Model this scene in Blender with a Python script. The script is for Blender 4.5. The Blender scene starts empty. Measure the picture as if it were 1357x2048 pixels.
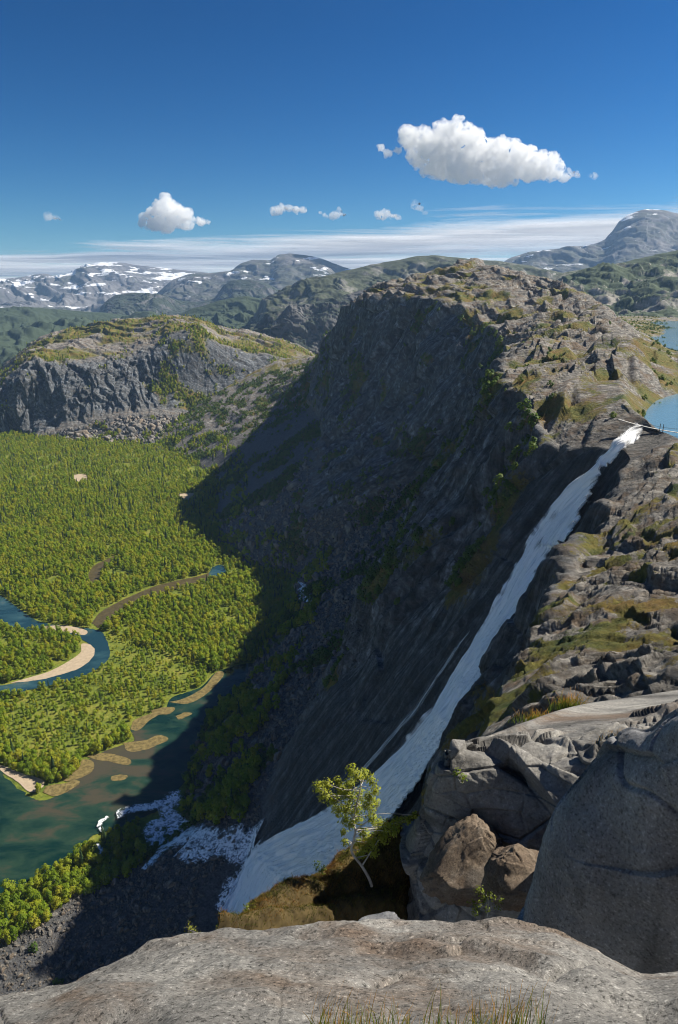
import bpy, math, random
import numpy as np
from mathutils import Vector, Matrix
R = math.radians
scene = bpy.context.scene
col = scene.collection
random.seed(7)

# ------------------------------------------------------------------ camera
FPX = 1389.0; PITCH = R(17.7); H0 = 300.0
cam = bpy.data.cameras.new('camera'); camo = bpy.data.objects.new('camera', cam); col.objects.link(camo)
camo.location = (0, 0, H0); camo.rotation_euler = (R(90) - PITCH, 0, 0)
cam.sensor_fit = 'VERTICAL'; cam.sensor_height = 24.0; cam.lens = 24.0 * FPX / 2048.0
cam.clip_start = 0.1; cam.clip_end = 250000
scene.camera = camo

# ------------------------------------------------------------------ sky, sun, exposure
SUN_EL, SUN_AZ = 46.5, 18.0          # azimuth: degrees from +x towards +y (ahead of the camera)
world = bpy.data.worlds.new('World'); scene.world = world; world.use_nodes = True
wn = world.node_tree; bg = wn.nodes['Background']
sky = wn.nodes.new('ShaderNodeTexSky'); sky.sky_type = 'NISHITA'; sky.sun_disc = False
sky.sun_elevation = R(SUN_EL); sky.sun_rotation = R(90 - SUN_AZ)
sky.altitude = 1500; sky.air_density = 1.0; sky.dust_density = 0.3; sky.ozone_density = 4.0
def vm(op, a_, b_):
    n_ = wn.nodes.new('ShaderNodeVectorMath'); n_.operation = op; wn.links.new(a_, n_.inputs[0])
    if op == 'SCALE': n_.inputs['Scale'].default_value = b_
    return n_.outputs[0]
gm = wn.nodes.new('ShaderNodeGamma'); gm.inputs[1].default_value = 1.5
hs = wn.nodes.new('ShaderNodeHueSaturation'); hs.inputs['Saturation'].default_value = 1.2
wn.links.new(vm('SCALE', sky.outputs[0], 0.12), gm.inputs[0]); wn.links.new(gm.outputs[0], hs.inputs['Color'])
tn = wn.nodes.new('ShaderNodeVectorMath'); tn.operation = 'MULTIPLY'; tn.inputs[1].default_value = (.66, .87, .86); wn.links.new(vm('SCALE', hs.outputs[0], 10.0), tn.inputs[0])
wn.links.new(tn.outputs[0], bg.inputs[0]); bg.inputs[1].default_value = 0.052
sl = bpy.data.lights.new('sun', 'SUN'); sl.energy = 5.0; sl.angle = R(0.5); sl.color = (1.0, 0.94, 0.82)
so = bpy.data.objects.new('sun', sl); col.objects.link(so)
sd = Vector((math.cos(R(SUN_EL)) * math.cos(R(SUN_AZ)), math.cos(R(SUN_EL)) * math.sin(R(SUN_AZ)), math.sin(R(SUN_EL))))
so.rotation_euler = sd.to_track_quat('Z', 'Y').to_euler()
so.location = (0, 0, 2000)
scene.view_settings.view_transform = 'Standard'; scene.view_settings.look = 'None'
scene.view_settings.exposure = 0.75; scene.view_settings.gamma = 1.0
cy = scene.cycles
cy.max_bounces = 12; cy.diffuse_bounces = 3; cy.glossy_bounces = 2; cy.transparent_max_bounces = 12; cy.volume_bounces = 10
cy.transmission_bounces = 4
cy.use_denoising = True
cy.filter_width = 1.05

# ------------------------------------------------------------------ projection helpers (pixels of the 1357 x 2048 photograph)
CS, SN = math.cos(PITCH), math.sin(PITCH)
def P(px, py, y):
    b = (1024.0 - py) / FPX; a = (px - 678.5) / FPX
    h = y * (b * CS - SN) / (CS + b * SN)
    return np.array([a * (y * CS - h * SN), y, H0 + h])
def PZ(px, py, z=0.0):
    b = (1024.0 - py) / FPX; a = (px - 678.5) / FPX
    y = (z - H0) * (CS + b * SN) / (b * CS - SN)
    return np.array([a * (y * CS - (z - H0) * SN), y, z])
def PROJ(p):
    p = np.asarray(p, float); h = p[..., 2] - H0
    d = p[..., 1] * CS - h * SN; u = p[..., 1] * SN + h * CS
    return np.stack([678.5 + FPX * p[..., 0] / d, 1024 - FPX * u / d, d], -1)

# ------------------------------------------------------------------ noise
_rs = np.random.RandomState(11)
_perm = np.tile(_rs.permutation(256), 2).astype(np.int32)
_g = _rs.normal(size=(256, 3)); _g = (_g / np.linalg.norm(_g, axis=1)[:, None]).astype(np.float32)
_rnd = _rs.rand(256, 6).astype(np.float32)
def _h(i, j, k):
    return _perm[_perm[_perm[i & 255] + (j & 255)] + (k & 255)]
def perlin(p):
    p = np.asarray(p, np.float32); sh = p.shape[:-1]; p = p.reshape(-1, 3)
    i = np.floor(p).astype(np.int32); f = p - i; w = f * f * f * (f * (f * 6 - 15) + 10)
    out = np.zeros(len(p), np.float32)
    for dx in (0, 1):
        wx = w[:, 0] if dx else 1 - w[:, 0]
        for dy in (0, 1):
            wy = w[:, 1] if dy else 1 - w[:, 1]
            for dz in (0, 1):
                wz = w[:, 2] if dz else 1 - w[:, 2]
                g = _g[_h(i[:, 0] + dx, i[:, 1] + dy, i[:, 2] + dz)]
                out += wx * wy * wz * (g[:, 0] * (f[:, 0] - dx) + g[:, 1] * (f[:, 1] - dy) + g[:, 2] * (f[:, 2] - dz))
    return (out * 1.6).reshape(sh)
def fbm(p, o=4, lac=2.1, gain=0.5):
    r = 0; a = 1.0; p = np.asarray(p, np.float32)
    for k in range(o):
        r = r + a * perlin(p + 17.3 * k); a *= gain; p = p * lac
    return r
def ridged(p, o=4, lac=2.1, gain=0.5):
    r = 0; a = 1.0; p = np.asarray(p, np.float32)
    for k in range(o):
        r = r + a * (1 - 2 * np.abs(perlin(p + 9.1 * k))); a *= gain; p = p * lac
    return r
def cells(p, off=0):
    """nearest and second distance, random vector of the nearest cell, offset from its centre"""
    p = np.asarray(p, np.float32); sh = p.shape[:-1]; p = p.reshape(-1, 3) + off * 13.7
    i = np.floor(p).astype(np.int32); n = len(p)
    f1 = np.full(n, 9, np.float32); f2 = np.full(n, 9, np.float32); idx = np.zeros(n, np.int32); vec = np.zeros((n, 3), np.float32)
    for dx in (-1, 0, 1):
        for dy in (-1, 0, 1):
            for dz in (-1, 0, 1):
                hh = _h(i[:, 0] + dx, i[:, 1] + dy, i[:, 2] + dz)
                c = i + np.array([dx, dy, dz], np.int32) + 0.15 + 0.7 * _rnd[hh, :3]
                v = p - c; d = np.sqrt((v * v).sum(1))
                near = d < f1
                f2 = np.where(near, f1, np.minimum(f2, d)); f1 = np.where(near, d, f1)
                idx = np.where(near, hh, idx); vec[near] = v[near]
    return f1.reshape(sh), f2.reshape(sh), _rnd[idx].reshape(sh + (6,)), vec.reshape(sh + (3,))
def facets(p, off=0, tilt=1.0, crack=0.25, cw=0.12):
    f1, f2, r, v = cells(p, off)
    d = (r[..., 3] - 0.5) + tilt * ((r[..., 0] - .5) * v[..., 0] + (r[..., 1] - .5) * v[..., 1] + (r[..., 2] - .5) * v[..., 2]) * 2
    return d - crack * np.clip(1 - (f2 - f1) / cw, 0, 1)
def saw(t, k=0.8):
    f = t - np.floor(t); return np.where(f < k, f / k, (1 - f) / (1 - k)) - 0.5
def slabs(p, direc, sp, off=0, cell=2.2, warp=0.8, k=0.82):
    """gently rising treads that break off steeply towards direc; broken into blocks"""
    _, _, r, _ = cells(p / (sp * cell) * np.array([1, 1, 1.6]), off)
    t = (p * np.asarray(direc, np.float32)).sum(-1) / sp + r[..., 3] * 2.0 + warp * perlin(p / (sp * 1.7) + off)
    return saw(t, k) * (0.25 + 1.4 * r[..., 4])
def smooth(a, b, x):
    t = np.clip((x - a) / (b - a), 0, 1); return t * t * (3 - 2 * t)

# ------------------------------------------------------------------ mesh helpers
def mesh_np(name, V, F, mat=None, smooth_=True, attrs=None, uv=None):
    V = np.asarray(V, np.float32).reshape(-1, 3); F = np.asarray(F, np.int32)
    me = bpy.data.meshes.new(name); k = F.shape[1]
    me.vertices.add(len(V)); me.vertices.foreach_set('co', V.ravel())
    me.loops.add(F.size); me.loops.foreach_set('vertex_index', F.ravel())
    me.polygons.add(len(F)); me.polygons.foreach_set('loop_start', np.arange(0, F.size, k, dtype=np.int32))
    me.update(calc_edges=True)
    if smooth_: me.polygons.foreach_set('use_smooth', np.ones(len(F), bool))
    for an, av in (attrs or {}).items():
        at = me.attributes.new(an, 'FLOAT', 'POINT'); at.data.foreach_set('value', np.asarray(av, np.float32).ravel())
    if uv is not None:
        ul = me.uv_layers.new(name='UVMap'); ul.data.foreach_set('uv', np.asarray(uv, np.float32)[F.ravel()].ravel())
    if mat: me.materials.append(mat)
    return me
def grid_faces(r, c):
    i = np.arange(r * c, dtype=np.int32).reshape(r, c)
    return np.stack([i[:-1, :-1], i[:-1, 1:], i[1:, 1:], i[1:, :-1]], -1).reshape(-1, 4)
def link(name, me, parent=None):
    o = bpy.data.objects.new(name, me); col.objects.link(o)
    if parent: o.parent = parent
    return o
def tag(o, label=None, cat=None, group=None, kind=None):
    if label: o['label'] = label
    if cat: o['category'] = cat
    if group: o['group'] = group
    if kind: o['kind'] = kind
    return o
def normals(V):
    du = np.gradient(V, axis=1); dv = np.gradient(V, axis=0)
    n = np.cross(du, dv); n /= np.linalg.norm(n, axis=-1)[..., None] + 1e-9
    return n
def catmull(A, n, axis=0, ts=None):
    A = np.moveaxis(np.asarray(A, float), axis, 0); m = len(A)
    t = np.linspace(0, m - 1, n) if ts is None else np.asarray(ts)
    i = np.clip(np.floor(t).astype(int), 0, m - 2); f = (t - i).reshape((-1,) + (1,) * (A.ndim - 1))
    E = np.concatenate([2 * A[:1] - A[1:2], A, 2 * A[-1:] - A[-2:-1]]); p0, p1, p2, p3 = E[i], E[i + 1], E[i + 2], E[i + 3]
    out = 0.5 * (2 * p1 + (p2 - p0) * f + (2 * p0 - 5 * p1 + 4 * p2 - p3) * f ** 2 + (3 * p1 - p0 - 3 * p2 + p3) * f ** 3)
    return np.moveaxis(out, 0, axis)
def pchip(xk, yk, x):
    xk = np.asarray(xk, float); yk = np.asarray(yk, float); h = np.diff(xk); d = np.diff(yk) / h
    m = np.zeros_like(yk); m[0] = d[0]; m[-1] = d[-1]
    for k in range(1, len(yk) - 1):
        if d[k - 1] * d[k] > 0:
            w1 = 2 * h[k] + h[k - 1]; w2 = h[k] + 2 * h[k - 1]; m[k] = (w1 + w2) / (w1 / d[k - 1] + w2 / d[k])
    i = np.clip(np.searchsorted(xk, x) - 1, 0, len(h) - 1); t = (x - xk[i]) / h[i]
    return ((1 + 2 * t) * (1 - t) ** 2) * yk[i] + t * (1 - t) ** 2 * h[i] * m[i] + t * t * (3 - 2 * t) * yk[i + 1] + t * t * (t - 1) * h[i] * m[i + 1]

# ------------------------------------------------------------------ materials
class NT:
    def __init__(s, name):
        s.m = bpy.data.materials.new(name); s.m.use_nodes = True; s.t = s.m.node_tree
        s.b = s.t.nodes['Principled BSDF']; s.out = s.t.nodes['Material Output']
        s.b.inputs['Roughness'].default_value = 0.9; s.b.inputs['Specular IOR Level'].default_value = 0.25
        s.co = s.n('ShaderNodeTexCoord').outputs['Object']
    def n(s, ty, **kw):
        nd = s.t.nodes.new(ty)
        for k, v in kw.items():
            if k.startswith('i_'):
                key = k[2:]; key = int(key) if key.isdigit() else key.replace('_', ' ')
                s.set(nd.inputs[key], v)
            else: setattr(nd, k, v)
        return nd
    def set(s, sock, v):
        if isinstance(v, bpy.types.NodeSocket): s.t.links.new(v, sock)
        else:
            if isinstance(v, tuple) and len(v) == 3 and sock.type == 'RGBA': v = v + (1,)
            sock.default_value = v
    def attr(s, name): return s.n('ShaderNodeAttribute', attribute_name=name).outputs['Fac']
    def map(s, scale=(1, 1, 1), rot=(0, 0, 0), vec=None):
        return s.n('ShaderNodeMapping', i_Vector=vec or s.co, i_Scale=scale, i_Rotation=rot).outputs[0]
    def noise(s, scale, detail=6, rough=0.6, vec=None, dist=0.0):
        return s.n('ShaderNodeTexNoise', i_Vector=vec or s.co, i_Scale=scale, i_Detail=detail, i_Roughness=rough, i_Distortion=dist).outputs['Fac']
    def voro(s, scale, feature='F1', vec=None):
        return s.n('ShaderNodeTexVoronoi', feature=feature, i_Vector=vec or s.co, i_Scale=scale).outputs[0]
    def ramp(s, fac, stops):
        r = s.n('ShaderNodeValToRGB', i_Fac=fac); e = r.color_ramp.elements
        while len(e) < len(stops): e.new(0.5)
        for el, (p, c) in zip(e, stops):
            el.position = p; el.color = (c, c, c, 1) if isinstance(c, (int, float)) else tuple(c) + (1,)
        return r.outputs[0]
    def mix(s, f, a, b, mode='MIX'):
        nd = s.n('ShaderNodeMix', data_type='RGBA', blend_type=mode)
        s.set(nd.inputs[0], f); s.set(nd.inputs[6], a); s.set(nd.inputs[7], b); return nd.outputs[2]
    def math(s, op, a, b=0.0, clamp=False):
        nd = s.n('ShaderNodeMath', operation=op, use_clamp=clamp); s.set(nd.inputs[0], a); s.set(nd.inputs[1], b); return nd.outputs[0]
    def bump(s, h, dist, strength=1.0, nrm=None):
        nd = s.n('ShaderNodeBump', i_Height=h, i_Distance=dist, i_Strength=strength)
        if nrm: s.set(nd.inputs['Normal'], nrm)
        return nd.outputs[0]
    def fin(s, color=None, nrm=None, rough=None):
        if color is not None: s.set(s.b.inputs['Base Color'], color)
        if nrm is not None: s.set(s.b.inputs['Normal'], nrm)
        if rough is not None: s.set(s.b.inputs['Roughness'], rough)
        return s.m

def mountain_mat():
    s = NT('mountain_rock')
    big = s.noise(0.03, 5, 0.6)
    rock = s.ramp(s.noise(0.25, 8, 0.7), [(0.25, (.09, .085, .08)), (0.48, (.20, .185, .165)), (0.72, (.41, .38, .335))])
    streak = s.ramp(s.noise(1.0, 6, 0.65, s.map((0.02, 0.28, 0.02), (0, R(0), 0))), [(0.34, 0.30), (0.5, 0.9), (0.62, 1.6), (0.72, 2.3)])
    rock = s.mix(s.math('MULTIPLY', s.attr('clf'), 0.95), rock, s.mix(1.0, s.ramp(s.noise(0.18, 8, 0.7), [(0.3, (.032, .038, .045)), (0.5, (.10, .11, .12)), (0.70, (.25, .26, .28))]), streak, 'MULTIPLY'))  # cliff rock darker and bluer: part of its shade is in the colour
    rock = s.mix(s.math('MULTIPLY', s.attr('clf'), 0.8), rock, s.mix(1.0, rock, s.ramp(s.noise(1.0, 5, 0.6, s.map((0.06, 1.1, 0.06))), [(0.36, 0.45), (0.52, 1.0), (0.68, 1.6)]), 'MULTIPLY'))
    band = s.ramp(s.noise(1.0, 5, 0.6, s.map((0.09, 0.35, 1.6), (R(18), R(-14), 0))), [(0.38, 0.38), (0.5, 1.0), (0.64, 1.45)])
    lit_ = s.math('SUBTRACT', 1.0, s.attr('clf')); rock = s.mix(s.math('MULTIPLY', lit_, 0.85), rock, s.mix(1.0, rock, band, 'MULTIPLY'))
    brown = s.ramp(s.noise(0.12, 5, 0.6, s.map((1, 1, 2.5))), [(0.48, 0.0), (0.62, 0.7)])
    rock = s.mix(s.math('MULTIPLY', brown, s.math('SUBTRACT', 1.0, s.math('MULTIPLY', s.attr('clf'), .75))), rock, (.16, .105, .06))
    talc = s.ramp(s.noise(0.5, 6, 0.75), [(0.3, (.035, .037, .041)), (0.7, (.14, .142, .15))])  # scree tone lowered as well, deepening the shadow through the colour
    rock = s.mix(s.attr('tal'), rock, talc)
    g = s.ramp(s.noise(0.07, 4, 0.7), [(0.32, (.05, .08, .02)), (0.48, (.15, .14, .028)), (0.68, (.21, .13, .035))])
    g = s.mix(1.0, g, s.ramp(s.noise(0.9, 4, 0.8), [(0.3, 0.55), (0.7, 1.3)]), 'MULTIPLY')
    vegf = s.math('ADD', s.attr('veg'), s.math('MULTIPLY', s.math('SUBTRACT', s.noise(0.45, 5, 0.8), 0.5), 0.9))
    c = s.mix(s.ramp(vegf, [(0.45, 0.0), (0.58, 1.0)]), rock, g)
    wet = s.attr('wet'); c = s.mix(s.math('MULTIPLY', wet, 0.5), c, (.035, .038, .042))
    b1 = s.bump(s.noise(0.5, 10, 0.75), 2.2, 1.0)
    b2 = s.bump(s.voro(0.7), 0.9, 0.5, b1)
    return s.fin(c, b2, 0.85)

def far_mat(name, c0, c1, green, snow=0.0, snow_scale=0.004, gfac=0.5, rs=0.004, streak=(1, 1, 1)):
    s = NT(name)
    rock = s.ramp(s.noise(rs, 9, 0.7, s.map(streak)), [(0.3, c0), (0.7, c1)])
    gm = s.ramp(s.math('ADD', s.noise(rs * 0.8, 8, 0.72), s.math('MULTIPLY', s.attr('flat'), 0.25)), [(gfac, 0.0), (gfac + 0.1, 1.0)])
    c = s.mix(gm, rock, green)
    if snow > 0:
        sn = s.noise(snow_scale, 8, 0.62, s.map((0.5, 0.35, 2.6)), 0.3)
        sn = s.math('ADD', sn, s.math('MULTIPLY', s.attr('high'), 0.12))
        c = s.mix(s.ramp(sn, [(snow, 0.0), (snow + 0.015, 1.0)]), c, (.78, .8, .84))
    nb = s.bump(s.noise(rs * 2.5, 9, 0.65), 0.05 / rs, 0.7)
    return s.fin(c, nb)

def slab_mat(name, c0, c1, c2, sc, brown=0.5, streak=None, bumpd=0.02, speck=1.0):
    s = NT(name)
    n1 = s.noise(sc * 0.5, 8, 0.7)
    c = s.ramp(n1, [(0.3, c0), (0.5, c1), (0.72, c2)])
    bm = s.ramp(s.noise(sc * 0.28, 7, 0.65, None, 0.4), [(brown, 0.0), (brown + 0.12, 0.8)])
    c = s.mix(bm, c, (.13, .085, .055))
    if streak:
        st = s.ramp(s.noise(1.0, 6, 0.6, s.map(*streak)), [(0.38, 0.55), (0.5, 1.0), (0.7, 1.15)])
        c = s.mix(0.8, c, s.mix(1.0, c, st, 'MULTIPLY'))
    sp = s.ramp(s.noise(sc * 22, 3, 0.8), [(0.36, 0.2), (0.46, 0.95), (0.58, 1.0), (0.66, 2.0)])
    c = s.mix(0.75 * speck, c, s.mix(1.0, c, sp, 'MULTIPLY'))
    pits = s.ramp(s.noise(sc * 7, 4, 0.7), [(0.3, 0.4), (0.42, 1.0)])
    c = s.mix(0.6, c, s.mix(1.0, c, pits, 'MULTIPLY'))
    b1 = s.bump(s.noise(sc * 2, 12, 0.75), bumpd * 4, 0.8)
    b2 = s.bump(s.noise(sc * 18, 4, 0.8), bumpd, 0.7, b1)
    return s.fin(c, b2, 0.9)

def leaf_mat(name, a, b, c, trans=0.45):
    s = NT(name)
    rn = s.n('ShaderNodeObjectInfo').outputs['Random']
    f = s.math('ADD', s.math('MULTIPLY', rn, 0.75), s.math('MULTIPLY', s.noise(0.6, 3, 0.6), 0.35))
    cc = s.ramp(f, [(0.1, a), (0.5, b), (0.95, c)])
    s.set(s.b.inputs['Base Color'], cc); s.b.inputs['Roughness'].default_value = 0.6
    tr = s.n('ShaderNodeBsdfTranslucent', i_Color=s.mix(1.0, cc, (1.5, 1.35, 0.6), 'MULTIPLY'))
    mx = s.n('ShaderNodeMixShader', i_0=trans, i_1=s.b.outputs[0], i_2=tr.outputs[0])
    s.t.links.new(mx.outputs[0], s.out.inputs[0]); return s.m
def plain(name, c, rough=0.85, var=0.25, sc=3.0):
    s = NT(name)
    cc = s.mix(1.0, c, s.ramp(s.noise(sc, 5, 0.7), [(0.3, 1 - var), (0.7, 1 + var)]), 'MULTIPLY')
    return s.fin(cc, None, rough)
def water_mat(name, deep, shallow, tan, sc=0.02, shf=0.5, rough=0.06, bumpd=0.05, shoal=None):
    s = NT(name)
    n1 = s.noise(sc, 6, 0.62, s.map((.7, 1.5, 1), (0, 0, R(-25))), 0.35)
    if shoal is not None:
        dn_ = s.n('ShaderNodeVectorMath', operation='DISTANCE', i_0=s.co, i_1=(float(shoal[0]), float(shoal[1]), 0.0)).outputs['Value']
        n1 = s.math('ADD', n1, s.n('ShaderNodeMapRange', i_0=dn_, i_1=12.0, i_2=70.0, i_3=.16, i_4=-.09).outputs[0])
    c = s.ramp(n1, [(shf - 0.12, deep), (shf + 0.02, shallow), (shf + 0.14, tan)])
    s.b.inputs['Specular IOR Level'].default_value = 0.5; s.b.inputs['IOR'].default_value = 1.33
    return s.fin(c, s.bump(s.noise(0.6, 4, 0.6), bumpd, 0.35), rough)

M = {}
M['mountain'] = mountain_mat()

# ------------------------------------------------------------------ the mountain flank, plateau and cliffs: cross-sections at stations y
# toe, cliff base, mid, rim, plateau a, crest, right, far   (x, z)
ST = [
 (30,  [(-200,-2),(-50,10),(-15,110),(6,230),(14,250),(34,256),(54,258),(150,262)]),
 (60,  [(-200,-2),(-50,10),(-15,112),(13,246),(20,254),(36,262),(62,260),(180,262)]),
 (100, [(-200,-2),(-54,12),(-12,112),(27,241),(40,247),(58,250),(86,254),(260,262)]),
 (150, [(-200,-2),(-58,10),(-4,118),(53,236),(70,243),(92,252),(122,256),(300,262)]),
 (200, [(-215,-2),(-60,10),(14,122),(82,242),(98,250),(120,254),(155,252),(420,244)]),
 (240, [(-196,-2),(-56,8),(26,130),(99,250),(110,251),(120,250),(130,243),(160,238)]),
 (270, [(-168,-2),(-50,16),(26,136),(86,242),(102,252),(114,256),(126,244),(160,238)]),
 (300, [(-124,-2),(-45,28),(26,140),(86,248),(106,256),(122,258),(138,245),(170,238)]),
 (330, [(-96,-2),(-38,40),(28,148),(88,254),(110,262),(132,260),(156,245),(190,238)]),
 (400, [(-102,-2),(-15,50),(34,150),(93,255),(120,264),(160,267),(204,252),(300,240)]),
 (500, [(-78,-2),(20,65),(66,158),(118,256),(150,266),(190,268),(262,254),(330,243)]),
 (600, [(-62,-2),(55,86),(88,160),(138,257),(170,268),(220,272),(285,252),(340,243)]),
 (695, [(-54,-2),(98,118),(118,180),(155,260),(185,270),(255,278),(318,252),(380,243)]),
 (745, [(-112,-2),(-46,54),(66,134),(150,265),(180,274),(262,284),(332,253),(400,243)]),
 (800, [(-150,-2),(-40,78),(58,142),(138,272),(170,280),(270,290),(346,254),(420,243)]),
 (880, [(-168,-2),(-30,98),(42,160),(104,290),(150,298),(272,303),(370,257),(450,243)]),
 (960, [(-184,-2),(-26,106),(14,175),(55,289),(108,304),(242,320),(395,259),(480,243)]),
 (1050,[(-196,-2),(-30,110),(-4,180),(14,280),(72,307),(200,336),(415,262),(520,243)]),
 (1110,[(-202,2),(-38,110),(-18,178),(-2,262),(60,303),(190,338),(420,262),(540,243)]),
 (1180,[(-236,-2),(-48,110),(-30,170),(-14,232),(50,262),(180,300),(420,262),(600,243)]),
 (1300,[(-310,-2),(-100,85),(-50,146),(-36,186),(50,220),(180,255),(380,258),(640,250)]),
 (1500,[(-430,-2),(-150,108),(-72,140),(-50,158),(50,180),(200,215),(420,250),(680,250)]),
 (1700,[(-430,40),(-150,138),(-80,148),(-50,150),(50,160),(200,180),(420,230),(700,240)]),
 (2000,[(-200,60),(-110,70),(-80,80),(-50,85),(50,90),(200,110),(420,160),(700,180)]),
]
YS = np.array([s[0] for s in ST], float); KX = np.array([[k[0] for k in s[1]] for s in ST], float); KZ = np.array([[k[1] for k in s[1]] for s in ST], float)
_dz = 6.0 * np.exp(-(((YS - 440) / 190.0) ** 2)); KZ[:, 3] -= _dz; KZ[:, 4] -= _dz * .7
KZ[:, 6] -= 4.5 * ((YS >= 600) & (YS < 1200))
def knots(y):
    y = np.atleast_1d(np.asarray(y, float))
    return (np.stack([pchip(YS, KX[:, k], y) for k in range(8)], -1), np.stack([pchip(YS, KZ[:, k], y) for k in range(8)], -1))
def height(x, y):
    kx, kz = knots(y); return np.array([np.interp(xx, a, b) for xx, a, b in zip(np.atleast_1d(x), kx, kz)])
def hit(px, py, y0=45.0, y1=1900.0, n=900):
    ys = np.geomspace(y0, y1, n); pts = np.array([P(px, py, y) for y in ys])
    kx, kz = knots(ys); zz = np.array([np.interp(a, b, c, left=0, right=c[-1]) for a, b, c in zip(pts[:, 0], kx, kz)])
    d = pts[:, 2] - zz; w = np.where((d[:-1] > 0) & (d[1:] <= 0))[0]
    if len(w) == 0: return PZ(px, py, 0.0)
    i = w[0]; t = d[i] / (d[i] - d[i + 1]); return P(px, py, ys[i] + t * (ys[i + 1] - ys[i]))

# the course of the waterfall: (left px, left py, right px, right py)
FALL = [(1262,856,1302,868),(1240,872,1290,884),(1226,893,1262,902),(1203,915,1240,925),(1190,938,1216,946),(1150,962,1196,985),(1112,1000,1172,1030),
        (1084,1040,1150,1075),(1062,1080,1112,1100),(1035,1130,1092,1140),(1010,1180,1070,1186),(985,1225,1040,1238),(958,1270,1012,1290),
        (930,1320,985,1338),(898,1370,955,1392),(868,1420,922,1445),(826,1470,888,1498),(780,1520,850,1560),(722,1570,806,1620),(655,1618,760,1680),
        (590,1652,712,1738),(535,1682,655,1778),(505,1706,590,1812),(470,1770,520,1846),(440,1812,466,1850)]
FL = np.array([hit(a, b) for a, b, c, d in FALL]); FR = np.array([hit(c, d) for a, b, c, d in FALL]); FC = (FL + FR) / 2; FW = np.linalg.norm(FR - FL, axis=1) / 2
_fc = catmull(FC, 160); _fw = catmull(FW[:, None], 160)[:, 0]
def fall_dist(V):
    """distance to the fall's course, in half widths"""
    sh = V.shape[:-1]; v = V.reshape(-1, 3).astype(np.float32); best = np.full(len(v), 99, np.float32)
    sel = np.where((v[:, 1] > 150) & (v[:, 1] < 340))[0]; b = np.full(len(sel), 99, np.float32); vs = v[sel]
    for c, w in zip(_fc, _fw): b = np.minimum(b, np.linalg.norm(vs - c, axis=1) / (w + 1.5))
    best[sel] = b; return best.reshape(sh)

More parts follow.
